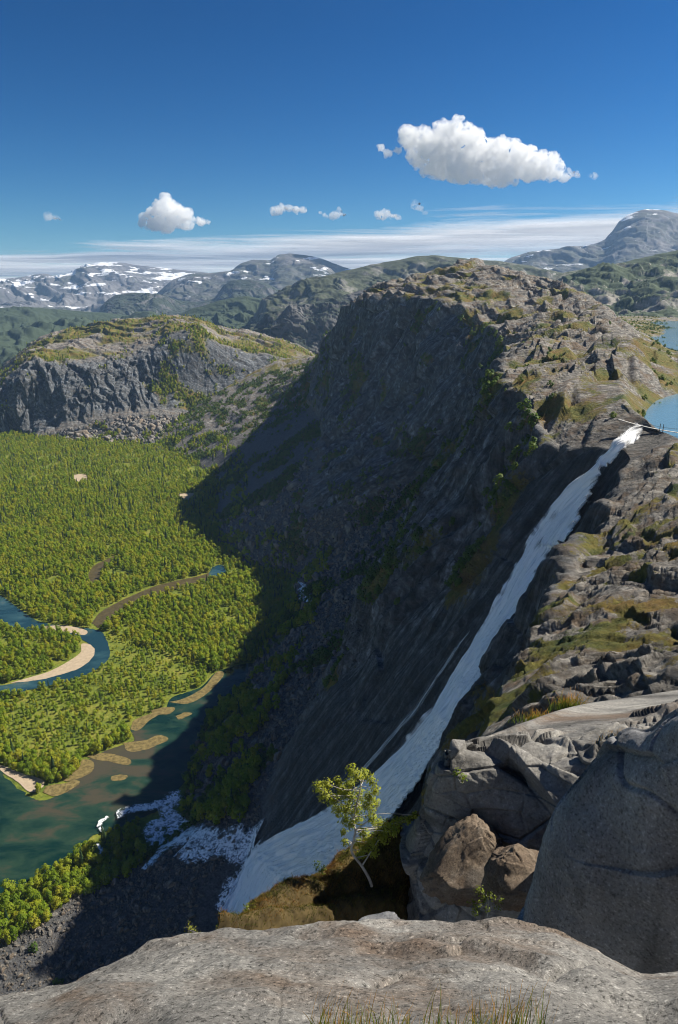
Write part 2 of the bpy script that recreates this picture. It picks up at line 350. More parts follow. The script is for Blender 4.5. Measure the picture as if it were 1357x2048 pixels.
def build_mountain():
    ys = [32.0]
    while ys[-1] < 2000: ys.append(ys[-1] * 1.0042 + 0.02)
    ys = np.array(ys); kx, kz = knots(ys)
    seg = [80, 150, 170, 90, 120, 120, 60]
    T = np.concatenate([k + np.arange(n) / n for k, n in enumerate(seg)] + [[7.0]])
    X = np.stack([np.interp(T, np.arange(8), a) for a in kx]); Z = np.stack([np.interp(T, np.arange(8), a) for a in kz])
    ker = np.exp(-0.5 * (np.arange(-9, 10) / 4.0) ** 2); ker /= ker.sum()
    def sm(A): return np.stack([np.convolve(np.pad(r, 9, mode='edge'), ker, 'valid') for r in A])
    X = sm(X); Z = sm(Z); Y = np.repeat(ys[:, None], X.shape[1], 1)
    V = np.stack([X, Y, Z], -1).astype(np.float32); N = normals(V)
    Tn = np.repeat(T[None], len(ys), 0)
    cliff = smooth(0.9, 1.25, Tn) * (1 - smooth(2.95, 3.15, Tn)); plat = smooth(2.9, 3.15, Tn); tal = 1 - smooth(0.92, 1.12, Tn)
    # behind the big headland the flank is scree all the way up
    dist = np.clip(Y / 300.0, 0.35, 3.0)
    fd = fall_dist(V); nearfall = smooth(0.95, 2.5, fd)
    # cliff: slabs that run down the fall line (x and z together), broken across y
    dip = 0.6 * X + 0.8 * Z
    s = np.stack([dip / 80.0, Y / 22.0 + 0.35 * dip / 22.0, (0.8 * X - 0.6 * Z) / 30.0], -1)
    sv = np.stack([dip * 0.22, Y + 0.3 * dip, (0.8 * X - 0.6 * Z) * 0.5], -1)
    d = 8.0 * fbm(V / 70.0, 2) + (5.0 + 3.5 * smooth(500, 700, Y)) * facets(s, 1, 0.8, 0.2, 0.12) + 5.0 * slabs(sv, (0.1, -1, 0), 30.0, 2) + 2.2 * slabs(sv, (0.2, -1, 0), 11.0, 3) + 0.8 * slabs(sv, (0.1, -1, 0), 4.2, 4) + 0.8 * facets(s * 4.5, 3, 0.9, 0.2, 0.2) + 0.3 * facets(s * 10, 4, .9, .2, .2) + 0.5 * fbm(V / 9.0, 3)
    # plateau and the lit flank: slabs whose treads rise away and break off towards the valley
    near = smooth(420, 230, Y)
    sp = np.clip(dist, 0.55, 1.7)
    W = V * np.array([1, 1, 1.0]); dr = (0.22, -0.92, -0.35)
    Wq = W / sp[..., None]
    pf = 3.6 * slabs(Wq, dr, 21.0, 5, 1.8, 1.3, .86) + 2.3 * slabs(Wq, (-0.9, -0.4, -0.25), 19.0, 6, 1.8, 1.2, .86) + 1.0 * slabs(Wq, (0.15, -0.95, -0.3), 9.0, 7, 1.8, 1.0, .88) + 0.3 * slabs(Wq, (-0.85, -0.5, -0.4), 6.0, 8, 1.8, 1.0, .85) + 0.08 * slabs(Wq, (-0.1, -0.9, -0.5), 2.6, 9, 2.0, 1.0)
    pb = 7.0 * fbm(V / np.array([60, 45, 40.0]), 3) + 2.0 * ridged(V / np.array([30, 22, 30.0]), 2)
    p = pf * sp + pb * (0.15 + 0.75 * (1 - near)) * 0.9 + 0.25 * fbm(V / 3.0, 2) + 0.16 * facets(V / (3.2 * sp[..., None]) * np.array([.6, 1, 1.6]), 3, .9, .25, .12)
    t = smooth(1150, 1350, Y) * (6 * fbm(V / 50.0, 3) + 2.5 * facets(V / 14.0, 3)) + 0.9 * fbm(V / 14.0, 2) + 1.1 * facets(V / np.array([5, 5, 5.0]), 8, 0.9, 0.4, 0.3) + 0.9 * facets(V / 2.4, 9, 0.9, 0.4, 0.3) * smooth(700, 300, Y)
    D = cliff * d + plat * p + tal * t * (1 - cliff)
    D *= np.where(Y < 95, 1 - .75 * (1 - smooth(3.3, 3.9, Tn)), 1.0)
    edge = smooth(0, 0.6, Tn) * (1 - smooth(5.0, 5.9, Tn) * 0.85) * (1 - .85 * smooth(96, 112, X) * smooth(215, 235, Y) * (1 - smooth(330, 350, Y)))
    D *= edge * (0.12 + 0.88 * nearfall)
    amp = smooth(32, 60, Y) * (1 - smooth(1300, 1500, Y) * 0.6)
    D *= 0.3 + 0.7 * amp
    D -= (1 - smooth(0.7, 1.6, fd)) * 2.2
    # horizontal push keeps treads and risers readable
    V2 = V + N * D[..., None]
    nw = smooth(330, 220, Y); low = fbm(V / 28.0, 3) * (1 - nw) + (fbm(V / np.array([13, 9, 11.0]), 4) * 1.1 - .06) * nw; hollow = -pb / 9.0
    veg = plat * (0.50 + 0.9 * low * 0.5 + 0.35 * hollow + 0.25 * smooth(5.0, 6.2, Tn) - 0.02 * near) \
        + cliff * (0.10 + 0.10 * smooth(700, 500, Y) + 0.85 * fbm(V / np.array([40, 40, 60.0]), 3)) + tal * (0.2 + 0.9 * fbm(V / 60.0, 3))
    back = smooth(1150, 1300, Y); veg = veg * (1 - back) + back * (0.45 + 0.8 * low)
    tal = tal * (1 - .6 * back); cliff = cliff * (1 - back)
    veg = np.where(N[..., 2] < 0.3, veg - 0.1, veg); veg *= smooth(1.1, 2.4, fd) * np.where((Y < 80) & (Tn < 3.6), 0.3, 1.0)
    wet = (1 - smooth(1.0, 2.6, fd + 0.6 * low)) * smooth(0.8, 1.3, Tn)
    r, c = X.shape
    me = mesh_np('mountain_terrain', V2, grid_faces(r, c), M['mountain'], True,
                 {'veg': np.clip(veg, 0, 1), 'clf': cliff, 'tal': tal * 0.85, 'wet': wet})
    o = link('mountain_terrain', me); tag(o, 'long grey rock mountain with a sheer shaded cliff and green heath top beside the valley', 'mountain', kind='structure')
    return V2, N, Tn, veg, fd
MV, MN, MT, MVEG, MFD = build_mountain()

# ------------------------------------------------------------------ valley floor, rivers
def floor_mat():
    s = NT('valley_floor_ground')
    a = s.ramp(s.noise(0.05, 6, 0.7), [(0.3, (.06, .095, .014)), (0.5, (.15, .18, .02)), (0.72, (.25, .22, .04))])
    a = s.mix(1.0, a, s.ramp(s.noise(0.5, 5, 0.8), [(0.3, 0.5), (0.7, 1.3)]), 'MULTIPLY')
    g_ = s.n('ShaderNodeSeparateXYZ', i_0=s.co)
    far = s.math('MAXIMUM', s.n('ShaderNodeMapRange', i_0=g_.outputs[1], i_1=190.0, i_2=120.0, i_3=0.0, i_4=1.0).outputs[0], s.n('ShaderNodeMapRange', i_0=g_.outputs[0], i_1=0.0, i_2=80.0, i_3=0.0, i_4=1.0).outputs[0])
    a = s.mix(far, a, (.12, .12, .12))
    return s.fin(a, s.bump(s.noise(0.4, 8, 0.7), 1.0, 0.8))
M['floor'] = floor_mat()
rr = np.concatenate([[0.0], np.geomspace(60, 11000, 150)]); aa = np.linspace(0, 2 * math.pi, 181)
FV = np.stack([rr[:, None] * np.sin(aa)[None], rr[:, None] * np.cos(aa)[None], -0.6 - 0.0 * rr[:, None] * aa[None]], -1)
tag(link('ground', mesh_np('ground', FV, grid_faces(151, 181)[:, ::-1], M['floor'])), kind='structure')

def sheet(name, pts, z, mat, label=None, cat=None, thing=False, rough=1.2, seed=0):
    """a flat sheet on the floor with the outline given in photo pixels"""
    p = np.array([PZ(a, b, z)[:2] for a, b in pts]); q = catmull(np.concatenate([p, p[:1]]), len(p) * 22)[:-1]
    n = fbm(np.stack([q[:, 0] / 9, q[:, 1] / 9, np.full(len(q), seed * 3.3)], -1), 5, 2.2, .62) * rough
    c = q.mean(0); q = q + (q - c) / (np.linalg.norm(q - c, axis=1)[:, None] + 1e-6) * n[:, None]
    me = bpy.data.meshes.new(name)
    me.from_pydata([(a, b, z) for a, b in q], [], [list(range(len(q)))])
    if me.polygons[0].normal.z < 0: me.flip_normals()
    me.materials.append(mat); o = link(name, me)
    if thing: tag(o, label, cat)
    else: tag(o, label, cat, kind='structure')
    return o, q
M['river'] = water_mat('river_water', (.005, .023, .019), (.020, .046, .030), (.06, .054, .036), 0.045, 0.50, shoal=PZ(215, 1545))
M['bluewater'] = water_mat('blue_river_water', (.012, .04, .055), (.03, .075, .09), (.10, .12, .10), 0.03, 0.58)
M['lake'] = water_mat('lake_water', (.10, .19, .24), (.13, .22, .27), (.15, .24, .28), 0.01, 0.6, 0.15, 0.25)
M['sand'] = plain('pale_sand', (.38, .30, .21), 0.95, 0.2, 0.4)
M['mud'] = plain('tan_shore', (.15, .115, .045), 0.95, 0.65, 0.4)
M['brown'] = plain('brown_channel', (.07, .055, .025), 0.5, 0.4, 0.2)
_, W1 = sheet('river', [(-60,1165),(0,1190),(45,1222),(80,1243),(130,1252),(198,1262),(220,1296),(208,1328),(150,1358),(60,1380),(-60,1402),(-60,1376),(20,1368),(100,1352),(150,1334),(182,1312),(182,1292),(150,1272),(100,1258),(60,1262),(20,1252),(-60,1230)], -0.30, M['bluewater'], 'blue river bend winding round the wooded point', 'river', seed=1)
_, W2 = sheet('river', [(-80,1530),(0,1540),(14,1556),(52,1588),(92,1600),(128,1580),(150,1556),(172,1525),(215,1500),(268,1482),(262,1455),(300,1430),(330,1420),(345,1395),(400,1375),(432,1345),(470,1332),(500,1326),(524,1334),(505,1362),(470,1392),(432,1412),(408,1440),(414,1480),(392,1520),(372,1560),(345,1592),(318,1622),(270,1640),(230,1660),(190,1668),(150,1710),(80,1752),(0,1792),(-80,1830)], -0.30, M['river'], 'wide teal river pool below the cliff', 'river', seed=2)
_, W3 = sheet('river', [(425,1134),(445,1130),(452,1146),(430,1160),(418,1150)], -0.25, M['bluewater'], 'small blue pool among the birches', 'river', rough=0.5, seed=3)
_, B1 = sheet('dry_channel', [(184,1246),(205,1222),(262,1192),(325,1168),(398,1152),(430,1142),(434,1152),(400,1166),(330,1184),(270,1210),(222,1240),(200,1256)], -0.36, M['brown'], 'narrow brown side channel crossing the forest', 'channel', rough=0.6, seed=4)
_, B2 = sheet('dry_channel', [(176,1152),(188,1132),(215,1118),(236,1110),(232,1122),(206,1138),(200,1166),(182,1170)], -0.36, M['brown'], 'short brown channel in a forest clearing', 'channel', rough=0.6, seed=5)
_, S1 = sheet('sand_bar', [(20,1366),(62,1354),(100,1342),(138,1322),(162,1304),(164,1288),(184,1291),(189,1310),(160,1336),(100,1355),(60,1362)], -0.22, M['sand'], 'pale curved sand bar inside the river bend', 'sand bar', rough=0.6, seed=6)
_, S2 = sheet('sand_bar', [(88,1252),(130,1251),(172,1260),(168,1270),(130,1264),(92,1260)], -0.22, M['sand'], 'thin sand bar at the top of the river bend', 'sand bar', rough=0.4, seed=7)
_, S3 = sheet('sand_bar', [(356,988),(384,986),(390,992),(378,1000),(362,998)], -0.3, M['sand'], 'small sandy clearing at the shadow edge', 'sand bar', rough=1.0, seed=8)
_, S4 = sheet('sand_bar', [(148,950),(168,948),(176,958),(160,966),(150,962)], -0.3, M['sand'], 'far sandy clearing in the forest', 'sand bar', rough=1.0, seed=8)
_, S5 = sheet('sand_bar', [(-10,1528),(10,1532),(40,1545),(86,1560),(82,1578),(60,1584),(34,1562),(8,1546)], -0.22, M['sand'], 'white sand beach at the tip of the wooded point', 'sand bar', rough=0.5, seed=9)
SH = []
for k, pl in enumerate([[(86,1584),(96,1572),(130,1566),(152,1560),(160,1566),(140,1580),(112,1592)], [(262,1458),(270,1440),(298,1429),(322,1416),(332,1420),(302,1440),(278,1460)],
      [(338,1404),(370,1396),(408,1374),(434,1344),(448,1350),(416,1386),(376,1407)], [(122,1550),(148,1524),(180,1520),(188,1538),(162,1556),(132,1563)],
      [(172,1512),(205,1506),(240,1512),(262,1520),(254,1530),(222,1524),(190,1518)], [(222,1552),(248,1549),(256,1553),(246,1560),(226,1561)],
      [(246,1486),(290,1480),(318,1470),(338,1478),(305,1494),(262,1504)], [(302,1420),(330,1414),(350,1416),(338,1428),(310,1428)], [(352,1432),(372,1424),(384,1428),(362,1438)]]):
    o, q = sheet('shore_flat', pl, -0.24 + 0.004 * k, M['mud'], 'tan mud flat reaching into the river pool', 'mud flat', rough=0.7, seed=20 + k); SH.append(q)
def inside(poly, x, y):
    r = np.zeros(len(x), bool); xj, yj = poly[-1]
    for xi, yi in poly:
        with np.errstate(divide='ignore', invalid='ignore'):
            c = ((yi > y) != (yj > y)) & (x < (xj - xi) * (y - yi) / (yj - yi + 1e-12) + xi)
        r ^= c; xj, yj = xi, yi
    return r

# lakes on the plateau
for nm, pts, z, lb in [('lake', [(122,240),(114,256),(113,285),(116,325),(150,365),(300,385),(700,390),(700,200),(300,170),(200,200),(150,222),(130,234)], 249.0, 'calm pale blue lake feeding the waterfall'),
                   ('lake', [(290,560),(300,640),(325,760),(350,880),(390,1000),(430,1100),(500,1250),(700,1330),(1400,1330),(1400,560)], 249.5, 'far lake reflecting the hill behind the plateau')]:
    me = bpy.data.meshes.new(nm); me.from_pydata([(a, b, z) for a, b in pts], [], [list(range(len(pts)))])
    if me.polygons[0].normal.z < 0: me.flip_normals()
    me.materials.append(M['lake']); tag(link(nm, me), lb, 'lake', kind='structure')

# ------------------------------------------------------------------ the white water
def foam_mat(name, hole=0.42, soft=0.08, streak=(1.4, 0.10)):
    s = NT(name); uv = s.n('ShaderNodeTexCoord').outputs['UV']
    n1 = s.noise(1.0, 6, 0.65, s.n('ShaderNodeMapping', i_Vector=uv, i_Scale=(streak[0], streak[1], 1)).outputs[0], 0.3)
    n2 = s.noise(1.0, 5, 0.7, s.n('ShaderNodeMapping', i_Vector=uv, i_Scale=(streak[0] * .35, streak[1] * 2.0, 1)).outputs[0], 0.3)
    body = s.attr('body')
    f = s.math('ADD', s.math('ADD', s.math('MULTIPLY', n1, 0.7), s.math('MULTIPLY', n2, 0.3)), body)
    a = s.ramp(f, [(hole, 0.0), (hole + soft, 1.0)])
    c = s.ramp(s.math('ADD', s.math('MULTIPLY', n1, 0.6), s.math('MULTIPLY', n2, 0.4)), [(0.34, (.55, .60, .64)), (0.48, (.93, .94, .95)), (0.62, (.97, .97, .97))])
    s.b.inputs['Roughness'].default_value = 0.55
    s.set(s.b.inputs['Base Color'], c); s.set(s.b.inputs['Alpha'], a)
    s.set(s.b.inputs['Normal'], s.bump(s.math('ADD', n1, n2), 1.0, 0.5)); return s.m
M['fall'] = foam_mat('falling_white_water', 0.36, 0.30, (1.5, 0.045))
M['foam'] = foam_mat('rapids_foam', 0.545, 0.05, (1.3, 0.9))
def rapid_mat():
    s = NT('rapids_between_boulders'); v = s.n('ShaderNodeVectorMath', operation='ADD', i_0=s.co, i_1=s.n('ShaderNodeTexNoise', i_Vector=s.co, i_Scale=.35, i_Detail=4.0, i_Distortion=1.0).outputs['Color']).outputs[0]
    e = s.voro(0.22, 'DISTANCE_TO_EDGE', v); big = s.noise(0.16, 3, .6)
    f = s.math('ADD', s.math('SUBTRACT', .34, s.math('MULTIPLY', e, .45)), s.math('MULTIPLY', s.math('SUBTRACT', s.noise(0.9, 6, .78, None, .6), .5), 1.5))
    f = s.math('ADD', f, s.math('MULTIPLY', big, .42))
    f = s.math('ADD', f, s.attr('body')); a = s.ramp(f, [(.47, 0.0), (.56, 1.0)]); c = s.ramp(f, [(.5, (.35, .45, .52)), (.66, (.95, .95, .95))])
    s.set(s.b.inputs['Base Color'], c); s.set(s.b.inputs['Alpha'], a); s.b.inputs['Roughness'].default_value = .5; return s.m
M['foam'] = rapid_mat()
def build_fall():
    nv, nu = 420, 60
    L = catmull(FL, nv); Rr = catmull(FR, nv); u = np.linspace(0, 1, nu)
    V = L[:, None] * (1 - u)[None, :, None] + Rr[:, None] * u[None, :, None]
    # lay it on the flank
    hz = np.stack([height(V[:, j, 0], V[:, j, 1]) for j in range(nu)], 1)
    V[..., 2] = np.maximum(hz, 0.3)
    N = normals(V.astype(np.float32)); N *= np.sign(N[..., 2:3])
    s = np.concatenate([[0], np.cumsum(np.linalg.norm(np.diff((L + Rr) / 2, axis=0), axis=1))]); w = np.linalg.norm(Rr - L, axis=1)
    wob = 1.5 * fbm(np.stack([u[None] * w[:, None] / 1.8, s[:, None] / 26.0 + 0 * u[None], 0 * s[:, None] + 0 * u[None]], -1), 3)
    arch = 1.3 + 1.4 * (1 - (2 * u[None] - 1) ** 2)
    V = V + N * (arch + wob)[..., None]
    edge = np.minimum(u, 1 - u)[None] * w[:, None]
    jag = 1.3 * fbm(np.stack([s[:, None] / 5.0 + 0 * u[None], u[None] * 2 + 0 * s[:, None], 0 * s[:, None] + 0 * u[None]], -1), 3)
    body = 0.30 * smooth(0.3, 6.0, edge + jag * 1.6) - 0.30 * (1 - smooth(0.2, 2.6, edge + jag))
    body = body - 0.10 * smooth(250, 330, s)[:, None]
    body = body - 0.30 * (1 - smooth(0, 26, s))[:, None]
    # rocks parting the flow
    for (px, py, r) in [(1120,1035,3.2),(1090,1093,4.0),(1225,905,2.0)]:
        c = hit(px, py); body -= 0.42 * np.exp(-((np.linalg.norm(V - c, axis=-1) / r) ** 2))
    UV = np.stack([np.repeat((u[None] * w[:, None]), 1, 0), np.repeat(s[:, None], nu, 1)], -1)
    me = mesh_np('waterfall', V, grid_faces(nv, nu), M['fall'], True, {'body': body}, UV.reshape(-1, 2))
    tag(link('waterfall', me), 'long white waterfall sliding down the steep dark rock flank', 'waterfall', kind='structure')
build_fall()
RAP = []
def ribbon(name, pts, label, cat, seed, mat, zoff=0.7, hole=0.0):
    """side strands and rapids: (px, py, half width in metres)"""
    C = np.array([hit(a, b) for a, b, w in pts]); W = np.array([w for a, b, w in pts]); n = len(pts) * 14; C = catmull(C, n); W = catmull(W[:, None], n)[:, 0]
    C[:, :2] += 0.35 * W[:, None] * np.stack([perlin(np.stack([np.arange(n) / 9.0, np.full(n, seed + .3 + q), np.zeros(n)], -1)) for q in (0, 7)], -1)
    if name == 'rapids': W = W * 1.35
    if name == 'rapids': RAP.extend([(c[0], c[1], w_ + 2.5) for c, w_ in zip(C[::5], W[::5])])
    T = np.gradient(C, axis=0); S = np.cross(T, (0, 0, 1)); S /= np.linalg.norm(S, axis=1)[:, None] + 1e-6
    nu = 15; u = np.linspace(-1, 1, nu); V = C[:, None] + S[:, None] * (u[None] * W[:, None])[..., None]
    hz = np.stack([height(V[:, j, 0], V[:, j, 1]) for j in range(nu)], 1); V[..., 2] = np.maximum(hz, 0.0) + zoff + 0.3 * perlin(V / 3.0)
    s = np.cumsum(np.linalg.norm(np.gradient(C, axis=0), axis=1))
    body = np.repeat((0.10 - 0.22 * np.abs(u) ** 2)[None], n, 0) - hole
    UV = np.stack([(u[None] * W[:, None]), np.repeat(s[:, None], nu, 1)], -1)
    tag(link(name, mesh_np(name, V, grid_faces(n, nu), mat, True, {'body': body}, UV.reshape(-1, 2))), label, cat, kind='structure')
ribbon('water_strand', [(1175,1030,.5),(1155,1062,.6),(1132,1080,.6),(1105,1098,.7)], 'thin strand of water rejoining right of the waterfall', 'water', 2, M['fall'], 0.5, 0.13)
ribbon('water_strand', [(940,1262,.8),(912,1300,1.6),(878,1350,2.0),(840,1408,2.2),(790,1468,2.4),(738,1528,2.6),(680,1580,2.4)], 'long thin strand left of the lower waterfall', 'water', 4, M['fall'], 0.5, 0.13)
for k, r in enumerate([[(506,1692,7),(480,1688,7),(440,1686,6),(400,1672,5),(365,1678,7),(330,1690,6),(305,1698,3)],
                       [(440,1690,5),(400,1712,4),(365,1700,5)], [(380,1680,5),(352,1655,5),(338,1630,4),(345,1600,5),(362,1592,3)],
                       [(330,1700,3),(300,1728,2.5),(286,1742,2)], [(508,1700,4),(492,1740,4),(470,1780,5),(448,1830,5)], [(345,1610,4),(300,1615,3),(262,1622,3),(235,1632,3)],
                       [(216,1636,.9),(200,1650,1.2),(206,1668,.8)], [(196,1690,.7),(204,1704,.9),(198,1712,.7)],
                       [(596,1166,2.5),(606,1182,3.5),(608,1196,3.5),(620,1208,3.5),(604,1222,3),(600,1232,2)], [(320,1640,5),(312,1668,5),(320,1690,4)]]):
    ribbon('rapids', r, ['foaming rapids flowing from the foot of the waterfall', 'side arm of the rapids among boulders', 'rapids bending down to the pool', 'thin run of white water left of the rapids', 'white spray along the foot of the waterfall', 'small rapids at the pool outlet', 'white cascade between two bright birches', 'patch of foam behind the near birches', 'broken white stream in the shade below the cliff', 'foam patch between dark boulders'][k], 'rapids', 10 + k, M['foam'], 1.1, -0.03)

# ------------------------------------------------------------------ patches through points seen in the photograph
def patch(rows, nr, nc, disp=None, raw=False, rs=None):
    A = np.array([[P(*q) if not raw else q for q in r] for r in rows])
    A = catmull(catmull(A, nr, 0), nc, 1)
    return A.astype(np.float32)

# rounded hill across the valley
def build_dome():
    cp = [-200,-80,-20,20,60,120,180,240,300,345,395,440,500,560,610,645,700]
    sky_ = [810,785,752,728,694,664,648,642,638,631,641,655,664,680,700,722,750]
    top = [860,830,795,760,724,724,726,718,698,672,664,690,706,716,730,745,760]    # cliff top
    mid = [880,880,875,870,845,800,770,770,770,770,772,770,760,760,765,770,780]
    base = [905,905,900,892,880,862,850,835,830,832,838,835,822,805,790,785,790]
    low = [930,930,925,915,910,905,900,890,880,878,872,865,855,840,830,820,820]
    rows = []
    rows.append([(c, l + 40, 1250) for c, l in zip(cp, low)])
    rows.append([(c, l, 1380 + 0.10 * max(c, 0)) for c, l in zip(cp, low)])
    rows.append([(c, b, 1450 + 0.22 * max(c, 0)) for c, b in zip(cp, base)])
    rows.append([(c, m, 1500 + 0.28 * max(c, 0)) for c, m in zip(cp, mid)])
    rows.append([(c, t, 1560 + 0.30 * max(c, 0)) for c, t in zip(cp, top)])
    rows.append([(c, (t + 2 * s_) / 3, 1800 + 0.15 * max(c, 0)) for c, t, s_ in zip(cp, top, sky_)])
    rows.append([(c, s_, 2000) for c, s_ in zip(cp, sky_)])
    A = [[P(*q) for q in r] for r in rows]
    A.append([P(c, s_, 2000) + np.array([0, 250, -60.0]) for c, s_ in zip(cp, sky_)]); A.append([P(c, s_, 2000) + np.array([0, 600, -280.0]) for c, s_ in zip(cp, sky_)])
    A = np.array(A); A[0, :, 2] = -6
    V = catmull(catmull(A, 560, 0), 700, 1).astype(np.float32); N = normals(V); N *= np.sign(N[..., 2:3] + 1e-6)
    t = np.linspace(0, 8, 560)[:, None] + 0 * V[..., 0]
    steep = smooth(2.0, 2.4, t) * (1 - smooth(3.9, 4.3, t)); scree = 1 - smooth(1.9, 2.2, t); up = smooth(3.9, 4.3, t)
    pxx = np.linspace(0, 16, 700)[None] + 0 * t; leftish = 1 - smooth(7.6, 9.2, pxx)
    q = np.stack([V[..., 0] / 34 , V[..., 1] / 60, (V[..., 2] - .15 * V[..., 0]) / 90], -1)
    dq = np.stack([V[..., 0], V[..., 1], V[..., 2] * .45], -1)
    D = steep * (0.18 + 0.75 * leftish) * (10 * slabs(dq, (-.75, -.4, -.2), 60., 11, 1.6) + 7 * facets(q * 1.5, 12, .9, .25, .12) + 5 * slabs(dq, (-.8, -.4, -.6), 22., 13, 2.0) + 2.5 * facets(q * 5, 13, .9, .2, .12)) + \
        scree * (3 * fbm(V / 30, 3) + 4 * facets(V / 12.0, 14, 1, .4, .3)) + up * (7 * fbm(V / 80, 3) + 6 * slabs(V, (-.6, -.7, -.3), 50., 15) + 2.5 * slabs(V, (-.6, -.7, -.3), 18., 16))
    D *= smooth(0, 1.0, t)
    veg = up * (0.54 + 0.6 * fbm(V / 110, 4)) + steep * (0.08 + 0.55 * fbm(V / 70, 3) + 0.32 * (1 - leftish)) + scree * (0.30 + 0.7 * fbm(V / 60 + 5, 3)) 
    me = mesh_np('hill', V + N * D[..., None], grid_faces(560, 700), M['mountain'], True, {'veg': np.clip(veg, 0, 1), 'clf': steep, 'tal': scree * .9, 'wet': 0 * t})
    tag(link('hill', me), 'rounded bare rock hill with a broken cliff standing across the valley', 'hill', kind='structure')
    return V + N * D[..., None], t, veg
DV, DT, DVEG = build_dome()

def ridge(name, label, crest, y, base_py, depth, mat, amp=60, rowsn=150, colsn=500, scale=400, prof=1.0, back=None, seed=0, crestamp=0.12, yslope=0.0, cat='mountain'):
    cx = np.array([c[0] for c in crest], float); cyy = np.array([c[1] for c in crest], float)
    px = np.linspace(cx[0], cx[-1], colsn); py = np.interp(px, cx, cyy); py = np.convolve(np.pad(py, 6, mode='edge'), np.ones(13) / 13, 'valid')
    top = np.array([P(a, b, y + yslope * (a - 678)) for a, b in zip(px, py)])
    v = np.concatenate([np.linspace(0, 1, rowsn), 1 + np.linspace(0.03, 0.6, 24)])
    zb = P(678, base_py, y - depth)[2]
    V = np.zeros((len(v), colsn, 3))
    for i, t in enumerate(v):
        if t <= 1:
            V[i] = top; V[i, :, 1] -= depth * (1 - t); V[i, :, 0] *= (y - depth * (1 - t)) / y
            V[i, :, 2] = zb + (top[:, 2] - zb) * (1 - (1 - t) ** prof)
        else:
            V[i] = top; V[i, :, 1] += depth * (t - 1) * 1.5; V[i, :, 2] = top[:, 2] - (t - 1) * depth * 0.5
    V = V.astype(np.float32); N = normals(V); N *= np.sign(N[..., 2:3] + 1e-6)
    n = 0.4 + 0.9 * fbm(V / scale + seed, 5, 2.1, 0.5) + 0.28 * slabs(V, (-.7, -.6, -.5), scale * .45, seed, 1.8) + 0.12 * slabs(V, (-.6, -.6, -.7), scale * .16, seed + 3, 2.2)
    w = np.where(v <= 1, crestamp + (1 - crestamp) * np.clip((1 - v) * 5, 0, 1), 0.5)[:, None]
    V2 = V + N * (amp * (n - 0.4) * w)[..., None]
    N2 = normals(V2); me = mesh_np(name, V2, grid_faces(*V2.shape[:2]), mat, True, {'flat': np.abs(N2[..., 2]), 'high': np.repeat(np.clip(v, 0, 1)[:, None], colsn, 1)})
    return tag(link(name, me), label, cat, kind='structure')
M['snowy'] = far_mat('snowy_rock', (.08, .08, .09), (.2, .19, .19), (.075, .08, .06), 0.63, 0.006, 0.75, 0.003)
M['snowb'] = far_mat('bare_far_rock', (.07, .07, .075), (.19, .18, .175), (.065, .07, .055), 0.68, 0.005, 0.66, 0.004)
M['fgreen'] = far_mat('green_far_slope', (.07, .08, .05), (.17, .17, .13), (.042, .060, .034), 0, 1, 0.42, 0.006)
M['rockgreen'] = far_mat('rock_and_heath', (.09, .09, .08), (.26, .25, .22), (.06, .07, .04), 0, 1, 0.60, 0.01)
M['pale'] = far_mat('pale_slabs', (.05, .06, .05), (.50, .45, .40), (.05, .07, .035), 0, 1, 0.60, 0.008, streak=(0.6, 1, 3.2))
M['dark'] = far_mat('dark_cliff', (.05, .05, .052), (.15, .145, .14), (.035, .045, .03), 0, 1, 0.60, 0.012, streak=(1.6, 1.6, .3))
ridge('mountain', 'long snow streaked mountain range on the left horizon', [(-200,575),(-60,570),(0,560),(50,553),(90,546),(120,553),(145,549),(165,533),(195,525),(250,527),(290,533),(330,536),(375,541),(430,545),(480,552),(560,560)], 9500, 640, 2600, M['snowy'], 150, seed=1, scale=900)
ridge('mountain', 'bare rounded mountain with a few snow patches above the headland', [(300,600),(345,560),(380,548),(430,546),(465,542),(480,528),(505,520),(545,521),(552,510),(580,506),(620,511),(652,519),(680,531),(730,548),(800,560),(860,590)], 7600, 640, 1900, M['snowb'], 90, seed=2, scale=700)
ridge('mountain', 'steep blue massif rising on the right horizon', [(940,560),(1000,530),(1020,516),(1060,504),(1120,496),(1185,489),(1218,476),(1236,450),(1258,430),(1290,419),(1330,421),(1360,428),(1420,440),(1520,470)], 7000, 600, 1900, M['snowb'], 90, seed=3, scale=700)
ridge('mountain', 'dark blue rounded foothill before the snowy range', [(190,640),(215,600),(232,590),(268,585),(320,589),(352,600),(395,605),(430,596),(446,570),(465,560),(500,559),(530,566),(560,580),(600,600)], 5600, 650, 700, M['dark'], 50, seed=4, scale=350)
ridge('hill', 'low wooded valley side below the snowy range', [(-300,640),(-60,622),(0,616),(60,616),(150,621),(220,627),(270,630),(340,640),(420,660),(500,700)], 4200, 760, 1900, M['fgreen'], 70, seed=5, scale=420, cat='hill')
ridge('hill', 'green forested hill in the middle distance', [(300,668),(340,640),(380,618),(440,600),(490,592),(525,598),(545,625),(580,660)], 3600, 720, 900, M['fgreen'], 50, seed=6, scale=300, cat='hill')
ridge('mountain', 'grey and green ridge behind the headland', [(500,640),(528,600),(560,581),(620,561),(680,544),(740,529),(790,521),(830,513),(870,511),(930,517),(990,522),(1060,530),(1130,545),(1250,560)], 3300, 660, 900, M['rockgreen'], 45, seed=7, scale=280)
ridge('cliff', 'dark shaded cliff beyond the wooded saddle', [(470,690),(505,660),(520,640),(535,624),(600,608),(660,598),(700,588),(740,572),(800,560),(900,550)], 2500, 770, 260, M['dark'], 30, seed=8, scale=120, prof=1.6, cat='cliff')
